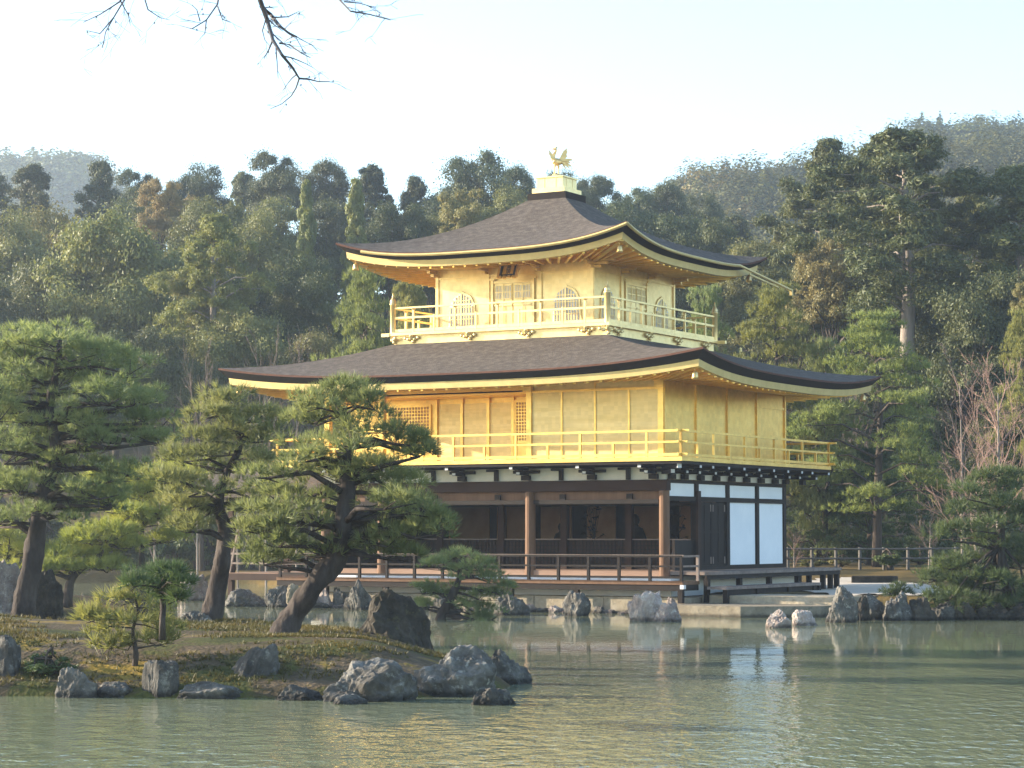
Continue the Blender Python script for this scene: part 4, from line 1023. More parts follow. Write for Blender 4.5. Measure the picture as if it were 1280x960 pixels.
G3 = 'rocks along the right shore'
rock(958, 989, 765, 785, 'pale stone standing in the water, left of the two off the landing stage', 'rock_warm', group=G3, rough=.15)
rock(991, 1024, 763, 782, 'flat-topped stone in the water, right of the two off the landing stage', 'rock_warm', group=G3, rough=.1, cuts=5, boxy=6)
rock(1034, 1074, 737, 778, 'tallest grey rock of the right shore at the end of the terrace', 'rock', group=G3)
rock(1068, 1090, 746, 776, 'dark narrow rock wedged next to the tallest shore rock', 'rock_dark', group=G3)
rock(1076, 1112, 746, 775, 'rounded grey rock left of the tiny pine sprout', 'rock', group=G3)
rock(1104, 1142, 746, 776, 'pale rounded rock just under the tiny pine sprout', 'rock', group=G3)
rock(1138, 1172, 749, 776, 'grey rock right of the tiny pine sprout', 'rock_dark', group=G3)
rock(1166, 1192, 753, 775, 'small round rock near the dark shore pine', 'rock', group=G3)
rock(1188, 1224, 755, 775, 'dim rock under the left boughs of the dark shore pine', 'rock_dark', group=G3)  # here down to the picture edge, shade is put into the rock colour
rock(1222, 1262, 756, 775, 'dim rock under the middle of the dark shore pine', 'rock_dark', group=G3)
rock(1256, 1300, 754, 775, 'dim rock at the right picture edge on the shore', 'rock_dark', group=G3)

# ------------------------------------------------------------------ foliage
LM = {}
LM['pine_green'] = leaf_mat('pine_needles_green', (.105, .135, .050), (.215, .24, .092), trans=.42, var=.1)
LM['pine_yellow'] = leaf_mat('pine_needles_yellow_green', (.17, .20, .045), (.29, .31, .075), trans=.35, var=.1)
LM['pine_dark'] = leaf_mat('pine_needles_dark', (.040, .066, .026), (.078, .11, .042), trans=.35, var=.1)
LM['pine_light'] = leaf_mat('far_pine_needles', (.125, .145, .042), (.225, .24, .075), trans=.4, var=.15)
LM['cedar'] = leaf_mat('cedar_foliage', (.062, .076, .026), (.135, .145, .048), trans=.2, var=.22)
LM['cedar_blue'] = leaf_mat('dark_cypress_foliage', (.048, .064, .030), (.100, .118, .050), trans=.2, var=.2)
LM['olive'] = leaf_mat('olive_foliage', (.098, .106, .032), (.19, .19, .060), trans=.25, var=.2)
LM['tan'] = leaf_mat('tan_foliage', (.17, .15, .055), (.27, .235, .09), trans=.25, var=.1)
LM['yellow'] = leaf_mat('yellow_green_foliage', (.13, .145, .036), (.21, .215, .06), trans=.3, var=.12)
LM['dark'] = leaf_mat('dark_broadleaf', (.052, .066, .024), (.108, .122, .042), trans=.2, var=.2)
LM['moss_blades'] = leaf_mat('moss_blades', (.045, .055, .016), (.15, .125, .030), trans=.25, var=.05)
LM['bush'] = leaf_mat('bush_leaves', (.06, .09, .03), (.12, .15, .05), trans=.3, var=.15)
def unit(v): return v / np.maximum(np.linalg.norm(v, axis=1, keepdims=True), 1e-9)
def needles(P, A, n, Ln, Wd, spread, r):
    """n needles per tuft at P around axis A -> thin triangles"""
    m = len(P); P = np.repeat(P, n, 0); A = np.repeat(A, n, 0)
    d = unit(A + spread * r.normal(size=A.shape)); l = Ln * r.uniform(.7, 1.15, (len(P), 1))
    s = unit(np.cross(d, r.normal(size=A.shape))) * Wd
    V = np.stack([P - s, P + s, P + d * l], 1).reshape(-1, 3)
    F = np.arange(len(V)).reshape(-1, 3)
    return V, F
def leaves(P, Nn, Ln, Wd, r, jit=.6):
    n = unit(Nn + jit * r.normal(size=Nn.shape)); a = unit(np.cross(n, r.normal(size=n.shape))); b = np.cross(n, a)
    s = r.uniform(.7, 1.3, (len(P), 1)); a = a * Ln / 2 * s; b = b * Wd / 2 * s
    V = np.stack([P - a, P + b + n * Wd * .15, P + a, P - b + n * Wd * .15], 1).reshape(-1, 3)
    return V, np.arange(len(V)).reshape(-1, 4)
def dirs(n, r, zmin=-1):
    v = unit(r.normal(size=(n * 4 + 20, 3))); v = v[v[:, 2] > zmin][:n]; return v
def cat(parts):
    Vs, Fs, k = [], [], 0
    for V, F in parts: Vs.append(V); Fs.append(F + k); k += len(V)
    return np.concatenate(Vs), np.concatenate(Fs)

def garden_pine(label, trunk_px, pads, Dp, mat='pine_green', base_hf=None, dens=1.0, seed=1, needle=.15, group=None, name='pine_tree', trunk_w=None, flat=.45, extra=1, bmat='trunk', hk=1.0):
    """trunk_px: [(px,py,width_px)] from the base up; pads: [(px,py,half_w,half_h)]"""
    r = np.random.RandomState(seed)
    root_p = at(trunk_px[0][0], trunk_px[0][1], Dp); mpp = Dp / F_PX
    T = []
    for i, (x, y, w) in enumerate(trunk_px):
        p = at(x, y, Dp + (0 if i == 0 else r.uniform(-.12, .12))); T.append((p, w * mpp / 2 * .86))
    # smooth the trunk line
    pts, rad = [], []
    for i in range(len(T) - 1):
        p0 = T[max(i - 1, 0)][0]; p1 = T[i][0]; p2 = T[i + 1][0]; p3 = T[min(i + 2, len(T) - 1)][0]
        for q in range(10):
            t = q / 10
            pts.append(.5 * ((2 * p1) + (-p0 + p2) * t + (2 * p0 - 5 * p1 + 4 * p2 - p3) * t * t + (-p0 + 3 * p1 - 3 * p2 + p3) * t ** 3)); rad.append(T[i][1] * (1 - t) + T[i + 1][1] * t)
    pts.append(T[-1][0]); rad.append(T[-1][1])
    o = empty(name, root_p, 0, label, 'pine', group)
    rp = root_p
    wd = [noise.noise(p * 2.2) * .12 for p in pts]
    mb = MB(); pl_ = [p - rp for p in pts]; pl_[0] = pl_[0] - Vector((0, 0, .25))
    rad[0] *= 1.25
    mb.tube(pl_, [a * (1 + w_) for a, w_ in zip(rad, wd)], 18)
    for q in range(len(mb.v)):
        v_ = Vector(mb.v[q]); k_ = noise.fractal(Vector((v_.x * 5, v_.y * 5, v_.z * 2.2)) + Vector((seed, 0, 0)), .8, 2.1, 4) * .045 * (rad[q // 18] / .2)
        cx_ = Vector(pl_[q // 18]); d_ = (v_ - cx_); mb.v[q] = tuple(v_ + d_.normalized() * k_) if d_.length > 1e-5 else tuple(v_)
    tr = mb.build('trunk', M[bmat], o, smooth=True)
    parts = []; br = MB()
    allp = []
    for (x, y, hw, hh) in pads:
        allp.append((x, y, hw, hh, r.uniform(-.35, .35) * hw * mpp))
        for e in range(extra):
            allp.append((x + r.uniform(-.6, .6) * hw, y + r.uniform(-.3, .5) * hh, hw * r.uniform(.55, .85), hh * r.uniform(.7, 1.0), r.choice([-1, 1]) * r.uniform(.6, 1.3) * max(hw * mpp, .5)))
    for (x, y, hw, hh, dz) in allp:
        c = at(x, y, Dp + dz); rx = hw * mpp; rz = hh * mpp * hk; ry = rx * .75
        # branch from the trunk
        cands = [i for i, p in enumerate(pts) if p.z < c.z + .1] or [0]
        cands = [i for i in cands if i > len(pts) * .25] or [len(pts) // 2]
        bi = min(cands, key=lambda i: (pts[i] - c).length + .25 * abs(pts[i].z - (c.z - .25 * (pts[i] - c).length)))
        b0 = pts[bi]; b1 = c - Vector((0, 0, rz * .55)); md = (b0 + b1) / 2 + Vector((r.uniform(-.1, .1), r.uniform(-.1, .1), r.uniform(-.05, .18))) * (b1 - b0).length
        r0 = min(rad[bi] * .55, .02 + .03 * (b1 - b0).length)
        br.tube([b0 - rp, md - rp, b1 - rp], [r0, r0 * .7, r0 * .35], 6)
        nc = max(4, int(rx * ry * 15))
        for j in range(nc):
            a = r.uniform(0, 2 * PI); q = math.sqrt(r.uniform(0, 1))
            off = np.array([rx * q * math.cos(a), ry * q * math.sin(a), rz * (.75 * (1 - q * q) + r.uniform(-.75, .4))])
            sc = np.array(c) + off; cr = min(r.uniform(.20, .40) * needle / .15, .6 * rx + .03)
            if j % 2 == 0: br.tube([b1 - rp, Vector(sc) - rp - Vector((0, 0, .06))], [r0 * .3, .006], 4, cap=False)
            nt_ = int(17 * dens)
            dd = dirs(nt_, r, -.35); P = sc + dd * cr * np.array([1, 1, flat]) * r.uniform(.5, 1, (len(dd), 1))
            A = unit(dd * .9 + np.array([0, 0, .6]) + .25 * r.normal(size=dd.shape))
            parts.append(needles(P, A, 12, needle * 1.25, .0066 * needle / .15, .40, r))
    br.build('branches', M[bmat], o, smooth=True)
    V, F = cat(parts)
    V = V - np.array(rp)
    me = np_mesh('needle_crown', V, [F], LM[mat]); link('needle_crown', me, o)
    return o

# near pines on the island, read off the photograph
bp_ = lambda px, py: hit(px, py, isle_h, 28, 60).y
garden_pine('largest pine, cut by the left picture edge, with a thick dark trunk and layered crown',
    [(30, 757, 36), (38, 715, 30), (44, 680, 28), (50, 640, 26), (60, 600, 22), (70, 560, 18), (62, 510, 14), (72, 460, 10), (75, 425, 6)],
    [(70, 424, 62, 14), (30, 440, 50, 15), (115, 443, 48, 15), (150, 462, 40, 14), (-15, 455, 55, 18), (10, 480, 60, 18), (70, 475, 60, 18), (120, 492, 60, 16), (165, 500, 42, 14), (185, 522, 34, 12), (30, 520, 60, 18), (90, 535, 60, 18), (150, 545, 50, 14), (190, 548, 28, 9), (-20, 540, 60, 22), (20, 565, 60, 18), (90, 578, 50, 16), (150, 590, 40, 12), (-15, 600, 55, 20), (40, 612, 55, 16), (95, 615, 50, 16), (140, 628, 34, 10), (0, 645, 45, 15), (75, 640, 45, 12), (-30, 500, 50, 20)],
    46.5, 'pine_green', seed=3, dens=1.0, extra=2, hk=1.3)
garden_pine('middle pine of the island with a straight forked dark trunk and light layered pads',
    [(262, 779, 32), (272, 735, 25), (277, 700, 24), (282, 665, 22), (274, 630, 14), (284, 590, 11), (300, 555, 9), (288, 520, 6)],
    [(285, 502, 38, 9), (262, 515, 28, 9), (318, 520, 30, 10), (285, 532, 45, 10), (330, 545, 30, 11), (258, 548, 34, 9), (300, 560, 48, 12), (232, 572, 26, 8), (270, 585, 45, 11), (330, 585, 40, 14), (222, 600, 36, 9), (265, 612, 50, 12), (315, 615, 40, 13), (215, 632, 34, 10), (255, 640, 36, 10), (320, 640, 30, 12), (232, 660, 26, 9)],
    bp_(262, 776), 'pine_green', seed=4, dens=.9, hk=1.2)
garden_pine('dark leaning pine with a thick S-curved trunk in front of the pavilion',
    [(352, 797, 42), (368, 768, 33), (392, 733, 31), (415, 706, 32), (428, 675, 28), (432, 640, 26), (434, 605, 23), (430, 575, 20), (442, 545, 13), (428, 520, 10), (420, 500, 6)],
    [(425, 490, 42, 9), (395, 500, 28, 11), (460, 503, 32, 12), (430, 515, 52, 14), (395, 525, 32, 12), (470, 530, 34, 12), (505, 553, 30, 9), (525, 566, 22, 8), (440, 555, 50, 12), (380, 570, 44, 12), (350, 588, 42, 12), (480, 580, 46, 12), (430, 596, 80, 15), (500, 603, 40, 13), (370, 615, 55, 15), (450, 628, 80, 16), (515, 640, 40, 14), (345, 640, 45, 17), (390, 655, 42, 15), (500, 662, 50, 15), (540, 650, 22, 9), (345, 675, 40, 15), (385, 688, 30, 12), (322, 660, 22, 10), (465, 670, 40, 14), (330, 700, 28, 10), (480, 692, 40, 9)],
    bp_(352, 794), 'pine_green', seed=6, dens=.9, hk=1.15, extra=1)
garden_pine('small bent pine at the right tip of the island beside the mossy boulder',
    [(541, 813, 20), (546, 788, 17), (555, 764, 15), (566, 742, 12), (574, 722, 8), (576, 702, 4)],
    [(572, 696, 30, 6), (600, 706, 24, 7), (548, 708, 20, 6), (575, 716, 36, 8), (615, 722, 20, 7), (538, 738, 20, 7), (562, 742, 24, 7), (600, 744, 30, 8), (625, 738, 14, 6), (528, 756, 12, 5), (588, 762, 26, 8), (610, 772, 24, 8), (600, 782, 16, 5)],
    bp_(541, 809), 'pine_green', seed=8, dens=1.1, needle=.13, hk=1.4)
garden_pine('feathery pine sapling growing at the island front above the upright grey stone',
    [(168, 834, 9), (170, 815, 7), (166, 790, 5), (172, 765, 4), (168, 742, 2)],
    [(168, 738, 14, 7), (150, 752, 22, 7), (190, 757, 20, 7), (128, 768, 24, 7), (165, 772, 30, 8), (200, 782, 18, 7), (112, 772, 14, 5), (140, 790, 28, 7), (185, 798, 28, 7), (135, 806, 20, 6), (205, 800, 16, 6), (160, 808, 26, 6)],
    bp_(168, 832), 'pine_light', seed=9, dens=.55, needle=.15, name='pine_sapling', extra=0, hk=1.5)
garden_pine('yellow-green pine with a straight bare pole trunk on the far islet',
    [(180, 752, 12), (178, 715, 10), (177, 670, 8), (176, 620, 6), (175, 598, 3)],
    [(175, 596, 36, 8), (145, 606, 32, 8), (205, 606, 30, 8), (178, 622, 42, 8), (232, 590, 36, 8), (140, 634, 32, 8), (215, 640, 34, 9), (180, 650, 40, 9), (150, 662, 28, 8), (205, 672, 26, 8)],
    61.5, 'pine_yellow', seed=11, dens=1, needle=.19, hk=1.3, extra=2)
garden_pine('low crooked yellow-green pine between the big pine and the sapling',
    [(84, 750, 14), (88, 728, 12), (100, 712, 10), (120, 700, 8), (132, 680, 5)],
    [(130, 664, 34, 8), (100, 672, 28, 8), (150, 682, 24, 8), (85, 690, 28, 8), (118, 695, 32, 8), (62, 712, 18, 6), (90, 712, 26, 7), (140, 708, 24, 7), (160, 640, 24, 8)],
    60.5, 'pine_yellow', seed=12, dens=1, needle=.19, hk=1.3, extra=2)
garden_pine('short dark green pine at the water edge left of the middle trunk',
    [(203, 774, 9), (204, 755, 8), (200, 735, 6), (196, 720, 4)],
    [(190, 716, 28, 7), (215, 725, 22, 7), (175, 732, 24, 7), (205, 742, 22, 7), (222, 748, 12, 5)],
    bp_(203, 772), 'pine_dark', seed=13, dens=.6, hk=.8, needle=.12)
garden_pine('bright low pine showing under the boughs of the biggest pine at the left edge',
    [(-8, 752, 12), (-4, 725, 9), (5, 700, 7), (12, 680, 4)],
    [(12, 668, 30, 8), (-15, 676, 30, 8), (30, 684, 22, 7), (5, 696, 34, 8), (45, 690, 18, 6), (-10, 712, 28, 8), (60, 700, 12, 5)],
    61, 'pine_yellow', seed=14, dens=.75, needle=.19)
garden_pine('spreading dark pine with stacked flat boughs leaning over the water at the right picture edge',
    [(1262, 770, 18), (1258, 735, 14), (1250, 700, 12), (1252, 660, 9), (1248, 620, 6), (1245, 598, 3)],
    [(1245, 596, 28, 8), (1270, 604, 30, 10), (1222, 615, 34, 9), (1262, 630, 42, 11), (1215, 640, 42, 10), (1255, 655, 45, 12), (1285, 650, 30, 14), (1205, 668, 38, 10), (1250, 682, 50, 12), (1225, 700, 44, 10), (1275, 705, 34, 12), (1190, 708, 28, 8), (1215, 725, 50, 10), (1255, 733, 46, 11), (1170, 722, 22, 6), (1190, 742, 40, 9), (1235, 755, 50, 10), (1275, 755, 34, 12), (1180, 757, 26, 7), (1215, 765, 36, 7)],
    60.0, 'pine_dark', seed=15, dens=.8, needle=.19)
garden_pine('tiny pine sprout on the rocks of the right shore',
    [(1121, 752, 4), (1121, 742, 3), (1120, 733, 2)], [(1120, 734, 10, 4), (1110, 740, 9, 3), (1131, 741, 9, 3), (1120, 745, 13, 3)],
    60.5, 'pine_dark', seed=16, dens=.7, needle=.12, name='pine_sprout', extra=0)

# ------------------------------------------------------------------ forest prototypes (built once, copied per tree)
def limb_tubes(mb, p0, r0, ends, r):
    for e in ends:
        md = (p0 + e) / 2 + Vector((r.uniform(-.3, .3), r.uniform(-.3, .3), r.uniform(0, .5)))
        mb.tube([p0, md, e], [r0, r0 * .65, r0 * .2], 5, cap=False)
def proto_broadleaf(seed, h=14, w=9, n_cl=70, per=800, base=.32, lumps=1.0):
    r = np.random.RandomState(seed); parts = []; mb = MB()
    zc = h * (base + (1 - base) * .5); rz = h * (1 - base) / 2; rx = w / 2
    trunk = [Vector((0, 0, -1)), Vector((r.uniform(-.2, .2), r.uniform(-.2, .2), h * .25)), Vector((r.uniform(-.5, .5), r.uniform(-.5, .5), h * .5)), Vector((0, 0, h * .8))]
    mb.tube(trunk, [.34, .27, .18, .05], 8)
    for j in range(n_cl):
        d = unit(r.normal(size=(1, 3)))[0]; q = r.uniform(.05, .98) ** .6
        if d[2] < -.5: d[2] *= .5
        c = np.array([d[0] * rx * q, d[1] * rx * q, zc + d[2] * rz * q]); cr = r.uniform(.6, 1.35) * w / 9 * lumps
        c[:2] *= (1 - cr / w * .6)
        if j % 2 == 0: limb_tubes(mb, Vector(trunk[2]) + Vector((0, 0, r.uniform(-1.5, 1.5))), .09, [Vector(c)], r)
        dd = dirs(per, r, -.55); P = c + dd * cr * np.array([1, 1, .8]) * (.50 + .45 * np.abs(r.normal(size=(len(dd), 1))))
        parts.append(leaves(P, dd + np.array([0, 0, .35]), .22, .10, r))
    return mb, parts, h, w
def proto_cedar(seed, h=22, w=8, base=.30, n_br=75, per=260, pw=.75, droop=.25, clump=1.0):
    r = np.random.RandomState(seed); parts = []; mb = MB()
    mb.tube([Vector((0, 0, -1)), Vector((.1, 0, h * .3)), Vector((-.1, .1, h * .65)), Vector((0, 0, h * .98))], [.42, .33, .2, .04], 8)
    for j in range(n_br):
        t = (j + r.uniform(0, 1)) / n_br; z = h * (base + (1 - base) * t)
        ln = w / 2 * ((1 - t) ** pw * .93 + .07) * r.uniform(.55, 1.1) * (.55 + .45 * min(1, t / .12))
        a = j * 2.4 + r.uniform(-.5, .5); dv = np.array([math.cos(a), math.sin(a), 0])
        tip = dv * ln + np.array([0, 0, z - droop * ln]); st = np.array([0, 0, z])
        mb.tube([Vector(st), Vector((st + tip) / 2 + np.array([0, 0, .1 * ln])), Vector(tip)], [.07, .045, .01], 4, cap=False)
        k = max(2, int(ln / .8))
        for q in range(k):
            s = (q + 1) / k; c = st + (tip - st) * s; cr = r.uniform(.45, .85) * clump * (1 - .3 * t)
            n = int(per / k * (1 + .3 * ln))
            dd = dirs(n, r, -.8); P = c + dd * cr * np.array([1, 1, .62]) * r.uniform(.5, 1.05, (len(dd), 1))
            parts.append(leaves(P, dd + np.array([0, 0, .4]), .24, .10, r, .5))
    return mb, parts, h, w
def proto_crown(seed, h, w, base, prof, n_cl=60, per=420, cr0=.15, sq=.8, tw=.36, lf=(.24, .11)):
    """clumpy evergreen crown: foliage clumps on limbs, radius following prof(t)"""
    r = np.random.RandomState(seed); parts = []; mb = MB()
    mb.tube([Vector((0, 0, -1)), Vector((r.uniform(-.15, .15), 0, h * .3)), Vector((r.uniform(-.3, .3), r.uniform(-.3, .3), h * .65)), Vector((0, 0, h * .97))], [tw, tw * .78, tw * .5, .04], 8)
    for j in range(n_cl):
        t = ((j + r.uniform(0, 1)) / n_cl) ** .72; z = h * (base + (1 - base) * t * .95)
        R = w / 2 * prof(t) * (1 + .40 * math.sin(j * 1.7 + seed)); a = j * 2.4 + r.uniform(-.6, .6); q = math.sqrt(r.uniform(.15, 1))
        cr = w * cr0 * r.uniform(.65, 1.3) * (1 - .4 * t); ln = max(0, R - cr * .6) * q
        c = np.array([math.cos(a) * ln, math.sin(a) * ln, z - cr * .2])
        if j % 2 == 0: mb.tube([Vector((0, 0, z - .25 * ln)), Vector((c[0] * .5, c[1] * .5, z - .02 * ln)), Vector(c)], [.08, .05, .015], 4, cap=False)
        ns = 4
        for s_ in range(ns):
            c2 = c + np.clip(r.normal(size=3), -1.3, 1.3) * cr * np.array([.55, .55, .4]) * (1 - .55 * t); n = int(per / ns)
            dd = dirs(n, r, -.7); P = c2 + dd * cr * .62 * np.array([1, 1, sq]) * (.40 + .62 * np.abs(r.normal(size=(len(dd), 1))))
            parts.append(leaves(P, dd + np.array([0, 0, .4]), lf[0], lf[1], r, .6))
    return mb, parts, h, w
def proto_pine(seed, h=12, w=7, base=.2, n_pad=34, bare=False):
    r = np.random.RandomState(seed); mb = MB(); parts = []
    lean = [r.uniform(-.5, .5) for _ in range(2)]
    tr = [Vector((0, 0, -.8)), Vector((lean[0] * .4, 0, h * .3)), Vector((lean[0], lean[1], h * .6)), Vector((0, 0, h * .97))]
    mb.tube(tr, [.24, .19, .12, .03], 8)
    for j in range(n_pad):
        t = (j + r.uniform(0, 1)) / n_pad; z = h * (base + (.97 - base) * t)
        prof = math.sin(PI * min(1, .22 + .80 * t)) ** .8
        ln = w / 2 * prof * r.uniform(.35, 1.0); a = j * 2.4 + r.uniform(-.6, .6)
        c = np.array([math.cos(a) * ln, math.sin(a) * ln, z]); pr = r.uniform(.8, 1.35) * (w / 7)
        mb.tube([Vector((0, 0, z - .25 * ln)), Vector(c * .5 + np.array([0, 0, z * .5 - .05])), Vector(c) - Vector((0, 0, .15))], [.07, .045, .015], 5, cap=False)
        for q in range(9):
            aa = r.uniform(0, 2 * PI); qq = math.sqrt(r.uniform(0, 1)) * pr
            sc = c + np.array([qq * math.cos(aa), qq * math.sin(aa), r.uniform(-.15, .3)]); cr = r.uniform(.28, .5)
            dd = dirs(16, r, -.4); P = sc + dd * cr * np.array([1, 1, .5])
            parts.append(needles(P, unit(dd * .7 + np.array([0, 0, .8])), 7, .30, .018, .45, r))
    return mb, parts, h, w
def branch_rec(mb, p, d, ln, rad, depth, r, droop=0.0, spread=.55, n_kids=(2, 4), nmin=.004):
    pts = [p]; rs = [rad]; q = p.copy(); dd = d.copy(); seg = 4 if depth > 1 else 3
    for s in range(seg):
        dd = (dd + Vector((r.uniform(-.18, .18), r.uniform(-.18, .18), r.uniform(-.12, .15) - droop))).normalized()
        q = q + dd * ln / seg; pts.append(q.copy()); rs.append(max(nmin, rad * (1 - .65 * (s + 1) / seg)))
    mb.tube(pts, rs, 5 if rad > .03 else 3, cap=False)
    if depth == 0: return
    for k in range(r.randint(*n_kids) if isinstance(r, random.Random) else r.randint(n_kids[0], n_kids[1] + 1)):
        i = r.randint(1, seg) if isinstance(r, random.Random) else r.randint(1, seg + 1)
        nd = (dd + Vector((r.uniform(-1, 1), r.uniform(-1, 1), r.uniform(-.5, .7))) * spread * 1.5).normalized()
        branch_rec(mb, pts[i], nd, ln * r.uniform(.5, .8), rs[i] * .65, depth - 1, r, droop, spread, n_kids, nmin)
def proto_bare(seed, h=10, trunk=.16):
    r = random.Random(seed); mb = MB(); tr = MB()
    pts = [Vector((0, 0, -.5)), Vector((r.uniform(-.2, .2), 0, h * .25)), Vector((r.uniform(-.5, .5), r.uniform(-.3, .3), h * .5)), Vector((r.uniform(-.6, .6), 0, h * .8))]
    tr.tube(pts, [trunk, trunk * .8, trunk * .55, trunk * .2], 7)
    for k in range(13):
        t = .3 + .7 * k / 13; i = min(2, int(t * 3)); p = pts[i].lerp(pts[i + 1], t * 3 - i)
        a = k * 2.4 + r.uniform(-.5, .5)
        branch_rec(mb, p, Vector((math.cos(a) * .8, math.sin(a) * .8, .75)).normalized(), h * .34 * (1.1 - .6 * t), trunk * .35, 3, r, nmin=.010)
    return tr, mb, h, h * .7
PROTO = {}
def reg(key, mb, parts, h, w, bmat, lmat):
    tm = bpy.data.meshes.new('trunk'); tm.from_pydata(mb.v, [], mb.f); tm.update(); tm.polygons.foreach_set('use_smooth', [True] * len(tm.polygons)); tm.materials.append(M[bmat])
    V, F = cat(parts); cm = np_mesh('crown', V, [F], LM[lmat])
    PROTO.setdefault(key, []).append((tm, cm, h, w))
for s in (21, 22, 23, 24): reg('broad', *proto_broadleaf(s), 'trunk_mid', 'olive')
for s in (31, 32): reg('round', *proto_broadleaf(s, 10, 9, 90, 480, .18, .62), 'trunk_mid', 'tan')
for s in (41, 42, 43): reg('cedar', *proto_crown(s, 22, 8, .34, lambda t: .35 + .65 * math.sin(PI * (.25 + .62 * t)) ** 1.2 if t < .8 else .42 - 1.3 * (t - .8), 120, 800, .11, .62, .40, (.26, .075)), 'trunk_pale', 'cedar')
for s in (44, 45): reg('tallcedar', *proto_crown(s, 22, 8, .58, lambda t: .45 + .5 * math.sin(PI * (.2 + .6 * t)) if t < .8 else .5 - 1.3 * (t - .8), 90, 800, .115, .62, .52, (.26, .075)), 'trunk_pale', 'cedar')
for s in (51, 52, 53): reg('irregular', *proto_crown(s, 18, 8.5, .22, lambda t: .10 + .88 * (1 - t) ** .55 if t > .25 else .75 + t * .5, 110, 720, .095, .7, .36, (.24, .08)), 'trunk_mid', 'cedar_blue')
for s in (61, 62): reg('pyramid', *proto_cedar(s, 15, 6.5, .12, 95, 420, .8, .15, .95), 'trunk_mid', 'yellow')
for s in (71, 72, 73): reg('pine', *proto_pine(s), 'trunk_mid', 'pine_light')
for s in (74, 75): reg('lowpine', *proto_pine(s, 9, 8, .02, 40), 'trunk_mid', 'pine_dark')
for s in (81, 82): reg('bush', *proto_broadleaf(s, 2.0, 2.6, 26, 150, .02, .9), 'trunk_mid', 'bush')
for s in (91, 92, 93):
    tr, mb_, h_, w_ = proto_bare(s)
    tm = bpy.data.meshes.new('trunk'); tm.from_pydata(tr.v, [], tr.f); tm.update(); tm.materials.append(M['trunk_pale'])
    cm = bpy.data.meshes.new('bare_twigs'); cm.from_pydata(mb_.v, [], mb_.f); cm.update(); cm.materials.append(M['twig'])
    PROTO.setdefault('bare', []).append((tm, cm, h_, w_))
KIND = {'tallcedar': ('cedar_tree', 'cedar'), 'broad': ('broadleaf_tree', 'tree'), 'round': ('broadleaf_tree', 'tree'), 'cedar': ('cedar_tree', 'cedar'), 'irregular': ('cypress_tree', 'cypress'), 'pyramid': ('cypress_tree', 'cypress'), 'pine': ('pine_tree', 'pine'), 'lowpine': ('pine_tree', 'pine'), 'bush': ('bush', 'bush'), 'bare': ('bare_tree', 'bare tree')}
TREE_N = [0]
def tree(kind, px, top, wpx, Dp, mat, label, group=None, zoff=0.0, rot=None, ground=None):
    TREE_N[0] += 1; k = TREE_N[0]; rr = random.Random(k * 13)
    ps = PROTO[kind]; tm, cm, h, w = ps[k % len(ps)]
    p = at(px, top, Dp); g = float(ground_h(np.array([p.x]), np.array([p.y]))[0]) if ground is None else ground
    H = max(p.z - g, .4); Wd = wpx / F_PX * Dp
    nm, ct = KIND[kind]
    o = empty(nm, (p.x, p.y, g), rr.uniform(0, 6.28) if rot is None else rot, label, ct, group)
    s = Wd / w * {'irregular': 2.0, 'cedar': 1.75, 'tallcedar': 1.5, 'broad': 1.35}.get(kind, 1.1)
    t = link('trunk', tm, o); t.scale = (min(s, 1.1), min(s, 1.1), H / h)
    c = link('crown' if kind != 'bare' else 'bare_twigs', cm, o)
    if kind in ('broad', 'round'):
        sz = min(H / h, s * 1.35); c.scale = (s, s, sz); c.location.z = H - h * sz; t.scale.z = min(H / h, sz * 1.0) if sz >= H / h else (H - h * sz * .35) / (h * .8)
        t.scale.x = t.scale.y = min(s, .8)
    else:
        c.scale = (s, s, H / h)
        if kind in ('bare', 'pine', 'lowpine', 'bush'): t.scale = c.scale
    if mat:
        src = LM.get(mat) or M[mat]
        if cm.materials[0] is not src:
            c.material_slots[0].link = 'OBJECT'; c.material_slots[0].material = src
    return o
